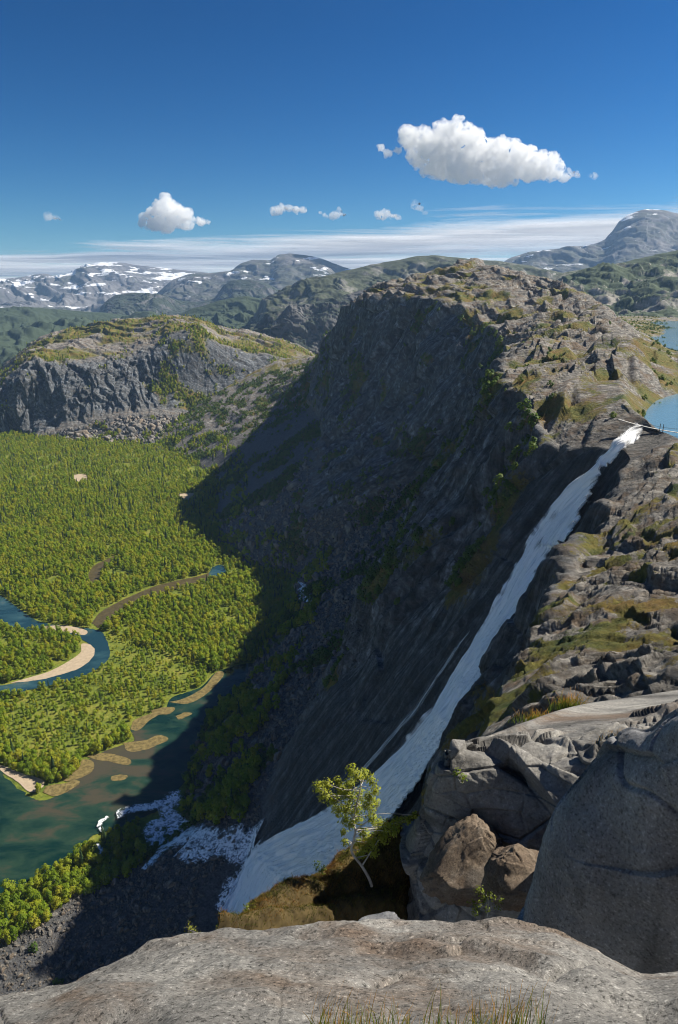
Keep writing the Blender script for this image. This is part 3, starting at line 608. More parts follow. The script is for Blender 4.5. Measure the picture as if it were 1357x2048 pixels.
ridge('hill', 'dark hill with pale rock slabs beyond the far lake', [(1040,600),(1100,560),(1122,546),(1180,534),(1240,526),(1300,511),(1357,499),(1450,485),(1600,480)], 2150, 655, 760, M['pale'], 42, seed=9, scale=200, cat='hill')

# ------------------------------------------------------------------ foreground rocks
def sphere_ids(): pass
M['slab'] = slab_mat('grey_lichened_granite', (.095, .09, .085), (.20, .19, .175), (.36, .345, .315), 1.6, 0.515, None, 0.014, 1.3)
M['boulder'] = slab_mat('dark_grey_boulder_rock', (.13, .13, .135), (.23, .23, .235), (.36, .36, .36), 0.9, 0.70, ((1.2, 1.2, 0.25), (0, R(20), 0)), 0.012, 0.9)
M['shelf'] = slab_mat('banded_shelf_rock', (.09, .085, .08), (.20, .19, .175), (.38, .36, .32), 0.5, 0.55, ((0.2, 0.35, 1.6), (0, R(28), 0)), 0.025, 0.6)
M['brownrock'] = slab_mat('brown_boulder_rock', (.07, .048, .035), (.15, .115, .085), (.30, .265, .22), 1.0, 0.49, None, 0.012, 0.8)
M['ledge'] = plain('moss_soil', (.07, .05, .02), 1.0, 0.6, 1.2)

def rock_patch(name, label, cat, rows, nr, nc, mat, disp, raw=False, kind=None, calm=None):
    A = np.array([[q if len(q) == 4 else P(*q) for q in r] for r in [[(q[:3]) if not raw else q for q in r] for r in rows]], float) if not raw else np.array(rows, float)
    V = catmull(catmull(A, nr, 0), nc, 1).astype(np.float32); N = normals(V)
    cam_ = np.array([0, 0, H0], np.float32); s = np.sign(((cam_ - V) * N).sum(-1)); N *= (1 if np.median(s) > 0 else -1)
    for ax in (0, 1):
        kk = 25; N = sum(np.roll(N, j, ax) if False else np.take(N, np.clip(np.arange(N.shape[ax]) + j, 0, N.shape[ax] - 1), ax) for j in range(-kk, kk + 1, 2))
    N /= np.linalg.norm(N, axis=-1)[..., None]
    wr = 0.12 + .88 * smooth(0, calm[0] * nr / (A.shape[0] - 1), np.arange(nr) - 0.0)[:, None] * smooth(0, calm[1] * nc / (A.shape[1] - 1) + 1e-3, np.arange(nc))[None] if calm else 1.0
    V = V + N * (disp(V) * wr)[..., None]
    F = grid_faces(nr, nc)
    if np.median(s) < 0: F = F[:, ::-1]
    o = link(name, mesh_np(name, V, F, mat))
    tag(o, label, cat, kind=kind); return o, V, N

# slab under the camera
ex = [-1300, -260, -100, 0, 100, 200, 300, 380, 450, 520, 620, 700, 780, 850, 950, 1050, 1120, 1180, 1240, 1290, 1340, 1400, 1600, 2800]
ey = [2160, 2080, 2020, 1990, 1964, 1934, 1898, 1872, 1852, 1850, 1852, 1850, 1852, 1843, 1841, 1846, 1858, 1882, 1912, 1934, 1932, 1926, 1900, 1860]
dd = [2.9, 3.0, 3.1, 3.2, 3.4, 3.6, 3.8, 4.0, 4.1, 4.1, 4.1, 4.1, 4.2, 4.3, 4.3, 4.3, 4.3, 4.2, 4.1, 4.0, 4.0, 4.0, 4.0, 4.2]
rows = []
edge = np.array([P(a, b, c) for a, b, c in zip(ex, ey, dd)])
nearr = np.array([P(a, 2230 - 0.03 * (a - 700), 1.55) for a in ex]); nearr[:, 2] = np.minimum(nearr[:, 2], H0 - 2.35)
back = nearr + np.array([0, -1.7, -0.15]); back2 = nearr + np.array([0, -6.0, -1.5])
m1 = nearr * .62 + edge * .38 + np.array([0, 0, .08]); m2 = nearr * .3 + edge * .7 + np.array([0, 0, .07]); m3 = nearr * .08 + edge * .92 + np.array([0, 0, .005])
out1 = edge + np.array([0, .22, -.35]); out2 = edge + np.array([0, .55, -2.0]); out3 = edge + np.array([0, .9, -6.0])
def dslab(V):
    c = V - np.array([0, 0, H0], np.float32)
    n = -0.03 + 0.05 * fbm(c / 0.9, 3) + 0.018 * fbm(c / 0.22, 3) - 0.05 * np.exp(-(((c[..., 1] - 2.9 - 0.35 * (c[..., 0] - .6) + .25 * perlin(c / .5)) / 0.035) ** 2)) * smooth(0.0, .4, c[..., 0]) * (1 - smooth(1.4, 1.8, c[..., 0]))
    n += 0.05 * slabs(c, (-.3, -.9, -.6), 1.1, 3, 1.5, .7, .9)
    return n.astype(np.float32)
SO, SV, SNr = rock_patch('rock_slab', 'broad pale grey lichened granite slab across the bottom of the view', 'rock', [back2, back, nearr, m1, m2, m3, edge, out1, out2, out3], 520, 620, M['slab'], dslab, raw=True)

# mossy ledge with the birch
lx = [440, 470, 500, 530, 570, 620, 660, 690, 720, 755, 790, 818, 842]
ly = [1874, 1850, 1822, 1792, 1765, 1752, 1735, 1705, 1690, 1675, 1652, 1636, 1630]
ld = [12.6, 13.0, 13.4, 13.8, 14.3, 14.8, 15.2, 15.6, 16, 16.4, 16.9, 17.3, 17.6]
top = np.array([P(a, b, c) for a, b, c in zip(lx, ly, ld)])
bot = np.array([P(a * .94 + 24, 1905, 11.2 + 0.0088 * (a - 440)) for a in lx]); bot2 = bot + np.array([0, -2.0, -9.0])
mid = top * .5 + bot * .5 + np.array([0, 0, .25]); m7 = top * .82 + bot * .18 + np.array([0, 0, .22])
def dledge(V): return (0.16 * fbm(V / 1.1, 4) + 0.05 * fbm(V / .25, 3)).astype(np.float32)
LO, LV, LN = rock_patch('mossy_ledge', 'sloping ledge covered in orange and green moss under the birch', 'ledge', [bot2, bot, mid, m7, top, top + np.array([-.2, .35, -.5]), top + np.array([-.5, .8, -3.0]), top + np.array([-1., 1.2, -9.0])], 220, 320, M['ledge'], dledge, raw=True)
# pale rock tip behind the ledge
def blob(name, label, cat, px, py, y, size, mat, seed, rot=(0, 0, 0), sub=6, amp=.12, sq=0.75, group=None, fac=1.0):
    """a boulder: a squared-off ellipsoid broken by flat faces and worn corners"""
    import bmesh
    bm = bmesh.new(); bmesh.ops.create_icosphere(bm, subdivisions=sub, radius=1.0)
    v = np.array([q.co[:] for q in bm.verts], np.float32); f = np.array([[q.index for q in fc.verts] for fc in bm.faces]); bm.free()
    v = np.sign(v) * np.abs(v) ** sq; rs = np.random.RandomState(seed)
    for k in range(int(9 * fac)):
        n = rs.normal(size=3); n /= np.linalg.norm(n); dlim = rs.uniform(.62, .95)
        dd_ = v @ n; v = v - np.where(dd_ > dlim, (dd_ - dlim) * .85, 0)[:, None] * n
    n = v / np.linalg.norm(v, axis=1)[:, None]
    v = v + n * (amp * fbm(v * 1.3 + seed, 4) + amp * .5 * facets(v * 1.6 + seed, 1, .8, .3, .1) + (.07 * facets(v * 2.4 + seed, 4, .9, .35, .05) + .02 * fbm(v * 9, 3) if sub > 5 else 0))[:, None]
    v = v * np.array(size)
    m = Matrix.Rotation(rot[2], 3, 'Z') @ Matrix.Rotation(rot[1], 3, 'Y') @ Matrix.Rotation(rot[0], 3, 'X'); v = v @ np.array(m).T
    o = link(name, mesh_np(name, v, f, mat)); o.location = P(px, py, y); return tag(o, label, cat, group)

# rock shelf on the right
T_ = [(905,1500,15.3),(965,1476,16.8),(1050,1444,19.5),(1150,1412,23),(1250,1396,26),(1357,1380,29),(1500,1360,33)]
rows = [
 [(a, b + 12, c + 5) for a, b, c in T_],
 [(a, b, c) for a, b, c in T_],
 [(897,1506,15.0),(965,1494,15.4),(1050,1478,15.8),(1150,1458,16.2),(1250,1444,16.4),(1357,1420,16.4),(1500,1400,16)],
 [(889,1530,14.9),(950,1522,14.9),(1030,1520,14.8),(1110,1512,14.6),(1220,1490,14.0),(1357,1460,13.6),(1500,1450,13.2)],
 [(868,1585,14.9),(925,1588,14.6),(1000,1590,14.4),(1080,1580,14.1),(1200,1560,13.6),(1357,1540,13.2),(1500,1530,12.8)],
 [(843,1640,15.0),(905,1650,14.4),(985,1655,14.1),(1070,1645,13.8),(1190,1640,13.3),(1357,1640,12.9),(1500,1640,12.5)],
 [(822,1710,15.0),(880,1730,14.2),(960,1730,13.8),(1050,1730,13.5),(1180,1740,13),(1357,1740,12.7),(1500,1740,12.3)],
 [(808,1790,14.9),(865,1810,14),(945,1810,13.5),(1040,1810,13.2),(1180,1830,12.8),(1357,1830,12.5),(1500,1830,12.1)],
 [(798,1885,14.8),(860,1890,13.8),(940,1890,13.3),(1040,1890,13),(1180,1920,12.6),(1357,1930,12.3),(1500,1930,12)],
]
A = np.array([[P(*q) for q in r] for r in rows]); A = np.concatenate([A[:1], A[1:2], A[1:2] * .66 + A[2:3] * .34 - [0, 0, .1], A[1:2] * .33 + A[2:3] * .67 - [0, 0, .1], A[2:]], 0); left = A[:, :1] + np.array([.1, .7, -.8]); left2 = A[:, :1] + np.array([.8, 2.5, -5.0]); A = np.concatenate([left2, left, A], 1)
A = np.concatenate([A, A[:, -1:] + np.array([2.0, .3, .1]), A[:, -1:] + np.array([9.0, 1.0, -.6])], 1); A = np.concatenate([A, A[-1:] + np.array([0, -.3, -3.0]), A[-1:] + np.array([0, .5, -14.0])], 0)
def dshelf(V):
    c = V - np.array([0, 0, H0], np.float32)
    return ((1 - .92 * smooth(16.3, 19, V[..., 1])) * (0.55 * slabs(c, (-.75, -.3, -.55), 3.6, 2, 1.5, .5, .92) + .32 * facets(c / np.array([2.6, 2.2, 1.3]), 3, .9, .22, .05) + .12 * facets(c / np.array([1.3, 1.0, .6]), 5, .9, .25, .06) + .05 * slabs(c, (-.8, -.3, -.6), 1.3, 3, 2.2, .8) + 0.14 * fbm(c / 2.6, 3) + .025 * fbm(c / .3, 3))).astype(np.float32)
rock_patch('rock_outcrop', 'pale banded rock shelf with dark side faces right of the birch', 'rock', A, 640, 560, M['shelf'], dshelf, raw=True, calm=(4.6, 2.2))

# the big dark boulder at the right edge
rows = [
 [(1235,1478,9.7),(1262,1464,9.6),(1300,1468,9.3),(1345,1438,8.9),(1420,1400,8.5),(1600,1360,8.1)],
 [(1222,1492,9.5),(1252,1482,9.3),(1300,1484,8.9),(1345,1455,8.5),(1420,1420,8.1),(1600,1400,7.6)],
 [(1178,1545,9.5),(1215,1545,9.2),(1275,1540,8.7),(1330,1530,8.3),(1420,1510,7.9),(1600,1490,7.4)],
 [(1130,1612,9.6),(1180,1620,9.15),(1250,1620,8.65),(1320,1610,8.2),(1420,1600,7.8),(1600,1600,7.3)],
 [(1096,1690,9.6),(1150,1700,9.1),(1230,1700,8.6),(1310,1700,8.15),(1420,1700,7.75),(1600,1700,7.2)],
 [(1068,1770,9.55),(1125,1780,9.05),(1215,1780,8.55),(1305,1790,8.1),(1420,1800,7.7),(1600,1800,7.15)],
 [(1050,1842,9.5),(1115,1860,9.0),(1210,1870,8.5),(1300,1880,8.05),(1420,1890,7.6),(1600,1890,7.1)],
 [(1050,1940,9.4),(1120,1970,8.9),(1220,1980,8.4),(1305,1990,7.95),(1420,1995,7.5),(1600,1995,7.0)],
]
A = np.array([[P(*q) for q in r] for r in rows]); left = A[:, :1] + np.array([.12, .45, -.35]); left2 = A[:, :1] + np.array([.8, 2, -2.5]); A = np.concatenate([left2, left, A], 1)
A = np.concatenate([A[:1] + np.array([.5, 2.5, -4.5]), A[:1] + np.array([.1, .5, -.55]), A], 0)
A = np.concatenate([A, A[:, -1:] + np.array([2.0, .3, .1]), A[:, -1:] + np.array([6.0, 1.0, -.6])], 1); A = np.concatenate([A, A[-1:] + np.array([0, -.3, -3.0]), A[-1:] + np.array([0, .5, -14.0])], 0)
def dboul(V):
    c = V - np.array([0, 0, H0], np.float32)
    crack = np.exp(-(((c[..., 2] + 7.2 - .12 * (c[..., 0] - 3) + .3 * perlin(c / .9)) / .035) ** 2)) + .8 * np.exp(-(((c[..., 0] - 3.05 - .22 * (c[..., 2] + 6.4) + .25 * perlin(c / 1.1 + 4)) / .03) ** 2))
    return (0.10 * fbm(c / 1.9, 2) + .22 * facets(c / np.array([2.4, 2.4, 3.2]) + 3.3, 2, .8, .06, .03) + .02 * fbm(c / .35, 3) - .07 * crack).astype(np.float32)
rock_patch('boulder', 'huge dark shaded boulder with a thin crack at the right edge', 'boulder', A, 480, 480, M['boulder'], dboul, raw=True, calm=(3.2, 2.5))

blob('boulder', 'tall grey brown boulder wedged under the pale rock shelf', 'boulder', 932, 1735, 13.5, (.80, .6, 1.15), M['brownrock'], 5, (R(-30), R(38), R(-10)), amp=.06, sq=.6, fac=1.6)
blob('boulder', 'square dark brown boulder between the shelf and the huge dark boulder', 'boulder', 1043, 1752, 12.5, (.95, .62, .80), M['brownrock'], 19, (R(-25), R(12), R(10)), amp=.06, sq=.55, fac=1.6)
blob('stone', 'small wedge of grey stone peeking over the slab below the birch', 'stone', 765, 1858, 7.2, (.36, .25, .14), M['boulder'], 12, (0, R(-8), 0), sub=5)
blob('stone', 'pale pointed rock tip at the upper end of the mossy ledge', 'stone', 800, 1668, 17.0, (.75, .5, .34), M['shelf'], 15, (0, R(-32), 0), sub=5)

# ------------------------------------------------------------------ foliage
M['birchleaf'] = leaf_mat('valley_birch_leaves', (.14, .23, .014), (.25, .33, .018), (.37, .37, .03), 0.58)
M['shrubleaf'] = leaf_mat('shrub_leaves', (.05, .10, .015), (.09, .15, .02), (.13, .18, .03), 0.4)
M['spruce'] = leaf_mat('spruce_needles', (.018, .045, .015), (.028, .06, .02), (.04, .075, .025), 0.15)
M['nearleaf'] = leaf_mat('near_birch_leaves', (.14, .22, .03), (.24, .32, .04), (.38, .38, .07), 0.5)
M['bark'] = plain('pale_birch_bark', (.42, .38, .33), 0.8, 0.4, 3.0)
M['bark2'] = plain('grey_brown_bark', (.16, .12, .09), 0.9, 0.4, 3.0)
def quads(C, size, rs, asp=0.75, out=None, rnd=0.55):
    n = len(C); m = rs.normal(size=(n, 3)) * rnd + (0 if out is None else out); m /= np.linalg.norm(m, axis=1)[:, None]
    a = np.cross(m, rs.normal(size=(n, 3))); a /= np.linalg.norm(a, axis=1)[:, None]; b = np.cross(m, a)
    size = np.asarray(size).reshape(-1, 1); a = a * size; b = b * size * asp
    V = np.stack([C - a, C - b, C + a, C + b], 1).reshape(-1, 3); return V, np.arange(4 * n).reshape(-1, 4)
def tube(pts, rad, k=7):
    pts = np.asarray(pts, float); T = np.gradient(pts, axis=0); T /= np.linalg.norm(T, axis=1)[:, None]
    ref = np.array([.3, .9, .1]); S = np.cross(T, ref); S /= np.linalg.norm(S, axis=1)[:, None]; U = np.cross(T, S)
    a = np.linspace(0, 2 * math.pi, k, endpoint=False); r = np.asarray(rad)[:, None, None]
    V = pts[:, None] + r * (np.cos(a)[None, :, None] * S[:, None] + np.sin(a)[None, :, None] * U[:, None])
    n = len(pts); i = np.arange(n * k).reshape(n, k); j = np.roll(i, -1, 1)
    return V.reshape(-1, 3), np.stack([i[:-1], j[:-1], j[1:], i[1:]], -1).reshape(-1, 4)
def join(parts):
    Vs, Fs, o = [], [], 0
    for v, f in parts: Vs.append(v); Fs.append(f + o); o += len(v)
    return np.concatenate(Vs), np.concatenate(Fs)
def birch_mesh(seed, h=9.0, w=2.3, n=420, q=.34, blobs=13, low=.28):
    rs = np.random.RandomState(seed); cs = []; tr = []
    top_ = np.array([rs.normal() * .3, rs.normal() * .3, h * .95]); z = np.linspace(0, 1, 6)
    path = z[:, None] * top_ + np.stack([.15 * np.sin(z * 5 + seed), .15 * np.cos(z * 4), 0 * z], -1)
    tr.append(tube(path, .14 * (1 - z * .85), 5))
    for k in range(blobs):
        t = low + (1 - low) * (k + .5) / blobs; a = rs.rand() * 6.3; rr_ = w * (0.25 + .75 * math.sin(math.pi * min(1, (t - low) / (1 - low) * .85 + .12))) * rs.uniform(.35, .75)
        c = np.array([math.cos(a) * rr_, math.sin(a) * rr_, h * t]); cs.append((c, w * rs.uniform(.30, .52)))
        base = path[min(5, int(t * 4.5))]; tr.append(tube([base, (base + c) / 2 + [0, 0, -.1], c], [.05, .03, .015], 4))
    L = []; O = []; mid = np.array([0, 0, h * (low + 1) / 2])
    for c, r in cs:
        m = n // blobs; d = rs.normal(size=(m, 3)); d /= np.linalg.norm(d, axis=1)[:, None]; L.append(c + d * r * rs.uniform(.6, 1.05, (m, 1)) * [1, 1, 1.1])
        o_ = d + .5 * (c - mid) / (np.linalg.norm(c - mid) + .1) + [0, 0, .6]; O.append(o_ / np.linalg.norm(o_, axis=1)[:, None])
    O = np.concatenate(O); return join(tr), quads(np.concatenate(L), rs.uniform(.6, 1.2, len(O)) * q, rs, .75, O, .35) + (O,)
def spruce_mesh(seed, h=11.0, w=1.7, n=420):
    rs = np.random.RandomState(seed); z = np.linspace(0, 1, 5); path = np.stack([0 * z, 0 * z, z * h], -1)
    t = rs.rand(n) ** .75; layer = np.floor(t * 11) / 11; r = w * (1 - t) * (0.65 + .5 * rs.rand(n)) * (1 - .4 * (t - layer) * 11 * .8); a = rs.rand(n) * 6.3
    C = np.stack([np.cos(a) * r, np.sin(a) * r, h * (.08 + .92 * t) - .25 * r], -1)
    O = np.stack([np.cos(a), np.sin(a), 0 * a + .45], -1); O /= np.linalg.norm(O, axis=1)[:, None]
    return tube(path, .16 * (1 - z * .9), 5), quads(C, .30 + .15 * rs.rand(n), rs, .5, O, .3) + (O,)

def leaf_mesh(name, c, mat):
    me = mesh_np(name, c[0], c[1], mat, True); me.normals_split_custom_set_from_vertices(np.repeat(c[2], 4, 0).tolist()); return me
protos = []          # (trunk mesh, crown mesh, kind)
for k in range(5):
    t, c = birch_mesh(40 + k, 5.8 + .35 * k, [2.7, 2.5, 3.0, 2.3, 2.7][k], 480, .40, 13, .16)
    protos.append((mesh_np('trunk', *t, M['bark']), leaf_mesh('crown', c, M['birchleaf']), 'birch'))
for k in range(2):
    t, c = spruce_mesh(60 + k); protos.append((mesh_np('trunk', *t, M['bark2']), leaf_mesh('crown', c, M['spruce']), 'spruce'))
bush_t, bush_c = birch_mesh(77, 2.6, 1.8, 160, .33, 7, .15)
protos.append((mesh_np('trunk', *bush_t, M['bark2']), leaf_mesh('crown', bush_c, M['shrubleaf']), 'shrub'))

# candidate tree positions over the floor and the talus foot
rs = np.random.RandomState(3); pts = []
y = 200.0
while y < 1640:
    stp = 3.9 if y < 500 else (4.4 if y < 800 else (5.2 if y < 1100 else 6.6))
    xs = np.arange(-0.62 * y - 90, 70, stp) + rs.uniform(-.45, .45) * stp; n = len(xs)
    pts.append(np.stack([xs + rs.uniform(-.42, .42, n) * stp, np.full(n, y) + rs.uniform(-.42, .42, n) * stp], -1)); y += stp
C = np.concatenate(pts)
def h_many(x, y):
    kx, kz = knots(y); k = kx.shape[1]; z = np.full(len(x), -2.0)
    for j in range(k - 1):
        m = (x >= kx[:, j]) & (x < kx[:, j + 1]); z[m] = (kz[:, j] + (kz[:, j + 1] - kz[:, j]) * (x - kx[:, j]) / (kx[:, j + 1] - kx[:, j]))[m]
    return z
z = np.maximum(h_many(C[:, 0], C[:, 1]), 0.0); pr = PROJ(np.stack([C[:, 0], C[:, 1], z], -1))
keep = (pr[:, 0] > -120) & (pr[:, 1] < 2040) & (z < 34)
dn = fbm(np.stack([C[:, 0] / 45, C[:, 1] / 45, 0 * z], -1), 3); dn2 = fbm(np.stack([C[:, 0] / 12 + 50, C[:, 1] / 12, 0 * z], -1), 2)
for w in (W1, W2, W3, B1, B2, S1, S2, S3, S4, S5): keep &= ~inside(w, C[:, 0], C[:, 1])
for w in (W1, W2, B1, S1, SH[0], SH[1]):                                  # keep a shore free of trees
    c0 = w.mean(0)
    for dx, dy in ((2.2, 0), (-2.2, 0), (0, 2.2), (0, -2.2)): keep &= ~inside(w, C[:, 0] + dx, C[:, 1] + dy)
BF = np.array([(-80,1945),(0,1900),(75,1856),(150,1804),(220,1768),(300,1735),(330,1705),(440,1715),(520,1700),(700,1700),(700,2300),(-80,2300)], float)
keep &= ~inside(BF, pr[:, 0], pr[:, 1])          # open boulder field near the fall
for a_, b_, r_ in RAP: keep &= np.hypot(C[:, 0] - a_, C[:, 1] - b_) > r_
keep &= ~((z > 4) & (dn + dn2 * .8 < 0.15)); keep &= (dn + .35 * dn2 > -0.62)
keep &= (C[:, 0] < 0.62 * 0 + 60)
sel = np.where(keep)[0]; TP = np.stack([C[sel, 0], C[sel, 1], z[sel] - .3], -1); TD = dn[sel]; TD2 = dn2[sel]; PR = pr[sel]
# smaller, looser trees on the open birch heath before the pool
heath = inside(np.array([(205,1260),(300,1300),(430,1335),(430,1345),(330,1405),(270,1440),(230,1480),(120,1520),(20,1500),(0,1400),(120,1375),(220,1320)], float), PR[:, 0], PR[:, 1])
scl = (0.86 + .32 * TD + .15 * TD2 + rs.uniform(-.22, .28, len(sel))) * np.where(heath, .62, 1.0) * np.where(TP[:, 1] < 350, 1.12, 1.0)
keep2 = ~(heath & (rs.rand(len(sel)) < .25)); TP, TD, TD2, PR, scl = [a[keep2] for a in (TP, TD, TD2, PR, scl)]
kindi = rs.randint(0, 5, len(TP)); sp_ = (rs.rand(len(TP)) < np.clip(.015 + .25 * (TD2 > .5) + .06 * (TP[:, 1] > 900), 0, .6)); kindi[sp_] = 5 + rs.randint(0, 2, sp_.sum())
inview = (PR[:, 0] > 5) & (PR[:, 0] < 700) & (PR[:, 1] < 1985 - .3 * PR[:, 0])
order = np.argsort(PR[:, 2] + np.where(inview, 0, 1e6)); indiv = order[:300]; rest = order[300:]
def place_tree(k, loc, s, rz, label, group, tmp=protos, names=None):
    tm, cm, kind = tmp[k]; nm = names or {'birch': 'birch_tree', 'spruce': 'spruce_tree', 'shrub': 'shrub'}[kind]
    e = bpy.data.objects.new(nm, None); col.objects.link(e); e.location = loc; e.scale = (s, s, s); e.rotation_euler = (0, 0, rz); e.empty_display_size = .2
    tag(e, label, 'tree' if kind != 'shrub' else 'shrub', group); link('trunk', tm, e); link('crown', cm, e); return e
pool = np.array([260, 1560.0])
LM = [((10,1660),'on the left river bank'),((60,1545),'beside the white beach'),((110,1500),'amid the wooded point'),((180,1510),'at the inlet of the mud flats'),
      ((30,1840),'at the left boulder field edge'),((60,1760),'by the teal river end'),((100,1800),'above the sunlit boulders'),((130,1700),'on the river side of the grove'),
      ((170,1740),'at the shadow edge of the grove'),((212,1640),'alone beside the white cascade'),((180,1670),'by the rapids behind the grove'),((230,1720),'in shadow behind the grove'),
      ((280,1640),'at the dark outlet of the pool'),((300,1690),'on the island in the rapids'),((360,1640),'on the shaded right pool bank'),((400,1600),'at the foot of the dark scree'),((430,1650),'above the foaming rapids'),
      ((260,1760),'above the dark boulder field'),((450,1560),'on the dark scree right of the pool'),((520,1500),'high on the shaded scree')]
lmp = np.array([l[0] for l in LM], float)
for i in indiv:
    px_, py_ = PR[i, :2]; j = int(np.argmin(np.hypot(lmp[:, 0] - px_, lmp[:, 1] - py_))); kind = protos[kindi[i]][2]
    sz = 'tall' if scl[i] > 1.05 else ('small' if scl[i] < .75 else 'middling'); wd_ = ['broad', 'bushy', 'wide', 'slim', 'rounded', 'dark narrow', 'dark narrow'][kindi[i]]
    dx, dy = px_ - lmp[j, 0], py_ - lmp[j, 1]; side = ('nearer ' if dy > 12 else ('farther ' if dy < -12 else '')) + ('right' if dx > 0 else 'left')
    g = kind + ' trees ' + LM[j][1]
    place_tree(kindi[i], TP[i], float(scl[i]), float(rs.rand() * 6.3), '%s %s %s %s, %s side' % (sz, wd_, kind, LM[j][1], side), g)

def scatter(name, P_, S_, K_, use, label=None, rz=None, tilt=0.0):
    """one stuff object: prototypes of visible things instanced on the points of a mesh"""
    me = bpy.data.meshes.new(name); me.vertices.add(len(P_)); me.vertices.foreach_set('co', np.asarray(P_, np.float32).ravel())
    for an, av, ty in (('s', S_, 'FLOAT'), ('k', K_, 'INT')):
        at = me.attributes.new(an, ty, 'POINT'); at.data.foreach_set('value', np.asarray(av, np.float32 if ty == 'FLOAT' else np.int32))
    rv = me.attributes.new('r', 'FLOAT_VECTOR', 'POINT'); r_ = np.random.RandomState(len(P_)).rand(len(P_), 3) * [tilt, tilt, 6.28]
    rv.data.foreach_set('vector', r_.astype(np.float32).ravel())
    o = link(name, me); ng = bpy.data.node_groups.new(name + '_nodes', 'GeometryNodeTree'); ng.is_modifier = True
    ng.interface.new_socket('Geometry', in_out='INPUT', socket_type='NodeSocketGeometry'); ng.interface.new_socket('Geometry', in_out='OUTPUT', socket_type='NodeSocketGeometry')
    N = ng.nodes; L = ng.links; gi = N.new('NodeGroupInput'); go = N.new('NodeGroupOutput')
    jn = N.new('GeometryNodeJoinGeometry')
    for obs in reversed(use):
        j2 = N.new('GeometryNodeJoinGeometry')
        for ob in obs:
            oi = N.new('GeometryNodeObjectInfo'); oi.inputs[0].default_value = ob; oi.transform_space = 'ORIGINAL'; L.new(oi.outputs['Geometry'], j2.inputs[0])
        g2 = N.new('GeometryNodeGeometryToInstance'); L.new(j2.outputs[0], g2.inputs[0]); L.new(g2.outputs[0], jn.inputs[0])
    ip = N.new('GeometryNodeInstanceOnPoints'); ip.inputs['Pick Instance'].default_value = True
    def na(n_, ty):
        q = N.new('GeometryNodeInputNamedAttribute'); q.data_type = ty; q.inputs[0].default_value = n_; return q.outputs[0]
    L.new(gi.outputs[0], ip.inputs['Points']); L.new(jn.outputs[0], ip.inputs['Instance']); L.new(na('k', 'INT'), ip.inputs['Instance Index'])
    e2r = N.new('FunctionNodeEulerToRotation'); L.new(na('r', 'FLOAT_VECTOR'), e2r.inputs[0]); L.new(e2r.outputs[0], ip.inputs['Rotation']); L.new(na('s', 'FLOAT'), ip.inputs['Scale'])
    L.new(ip.outputs[0], go.inputs[0]); md = o.modifiers.new('scatter', 'NODES'); md.node_group = ng
    return tag(o, label, kind='stuff')
def ordinals():
    import collections
    d = collections.defaultdict(list)
    for o in col.objects:
        if o.parent is None and o.get('label') and o.get('group'): d[o['label']].append(o)
    names = ['first', 'second', 'third', 'fourth', 'fifth', 'sixth', 'seventh', 'eighth', 'ninth', 'tenth', 'eleventh', 'twelfth']
    for lb, os_ in d.items():
        if len(os_) > 1:
            os_.sort(key=lambda o: PROJ(np.array(o.location))[0])
            for k, o in enumerate(os_[:12]): o['label'] = lb.replace(' side', '') + ', ' + names[k] + ' from left'
def find(kind, me): return [o for o in col.objects if o.data == me][0]
USE = []
for t, c, k in protos[:7]:
    ot = [o for o in col.objects if o.data == t]; oc = [o for o in col.objects if o.data == c]
    if not ot:
        e = place_tree([q[1] for q in protos].index(c), TP[rest[0]], .8, 0, 'round green birch in the valley forest' if k == 'birch' else 'dark narrow spruce in the valley forest', 'trees of the valley forest'); ot = [o for o in col.objects if o.data == t]; oc = [o for o in col.objects if o.data == c]
    USE.append([ot[0], oc[0]])
scatter('forest', TP[rest], scl[rest], kindi[rest], USE, 'dense bright green birch forest covering the valley floor')

# a first shrub that stands on the plateau edge; the far ones are scattered like it
g = MV.reshape(-1, 3)
def shrub(px, py, s, label, k=7, group=None):
    p = hit(px, py); i = np.argmin(((g - p) ** 2).sum(1)); return place_tree(k, g[i] - [0, 0, .2], s, random.random() * 6, label, group)
sh0 = shrub(1225, 838, 1.0, 'bright green shrub on the rock bank left of the footbridge')
shrub(1100, 775, 1.1, 'light green shrub on top of the bluff left of the lake'); shrub(1290, 800, 1.0, 'green shrub on the lake shore above the footbridge')
shrub(890, 880, 1.6, 'pale shrub on the edge of the shaded bluff'); shrub(1000, 905, 1.2, 'small pale shrub on the shaded bluff above the waterfall')
vg = MVEG.reshape(-1); tt = MT.reshape(-1); nz = MN[..., 2].reshape(-1); fdd = MFD.reshape(-1); prm = PROJ(g)
ok = (g[:, 1] > 190) & (g[:, 1] < 1600) & (prm[:, 0] > -20) & (prm[:, 0] < 1380) & (fdd > 2.2)
w = np.where(tt > 3.0, np.clip(vg - .62, 0, .3) * 1.2 * np.where(g[:, 1] < 240, .4, 1.0), np.where(tt > 1.0, np.clip(vg - .22, 0, .5) * 1.6, np.clip(vg - .22, 0, .5) * 2.0)) * ok
area = np.linalg.norm(np.gradient(MV, axis=1), axis=-1) * np.linalg.norm(np.gradient(MV, axis=0), axis=-1); w = w * area.reshape(-1)
r1 = np.random.RandomState(5); pk = r1.choice(len(g), 9000, replace=False, p=w / w.sum())
ssz = r1.uniform(.5, 1.5, len(pk)) * np.where(tt[pk] < 3, 1.35, .75)
so1 = [o for o in sh0.children]
scatter('undergrowth', g[pk] - [0, 0, .3], ssz, np.zeros(len(pk)), [so1], 'low green shrubs growing on the mountain ledges and scree')
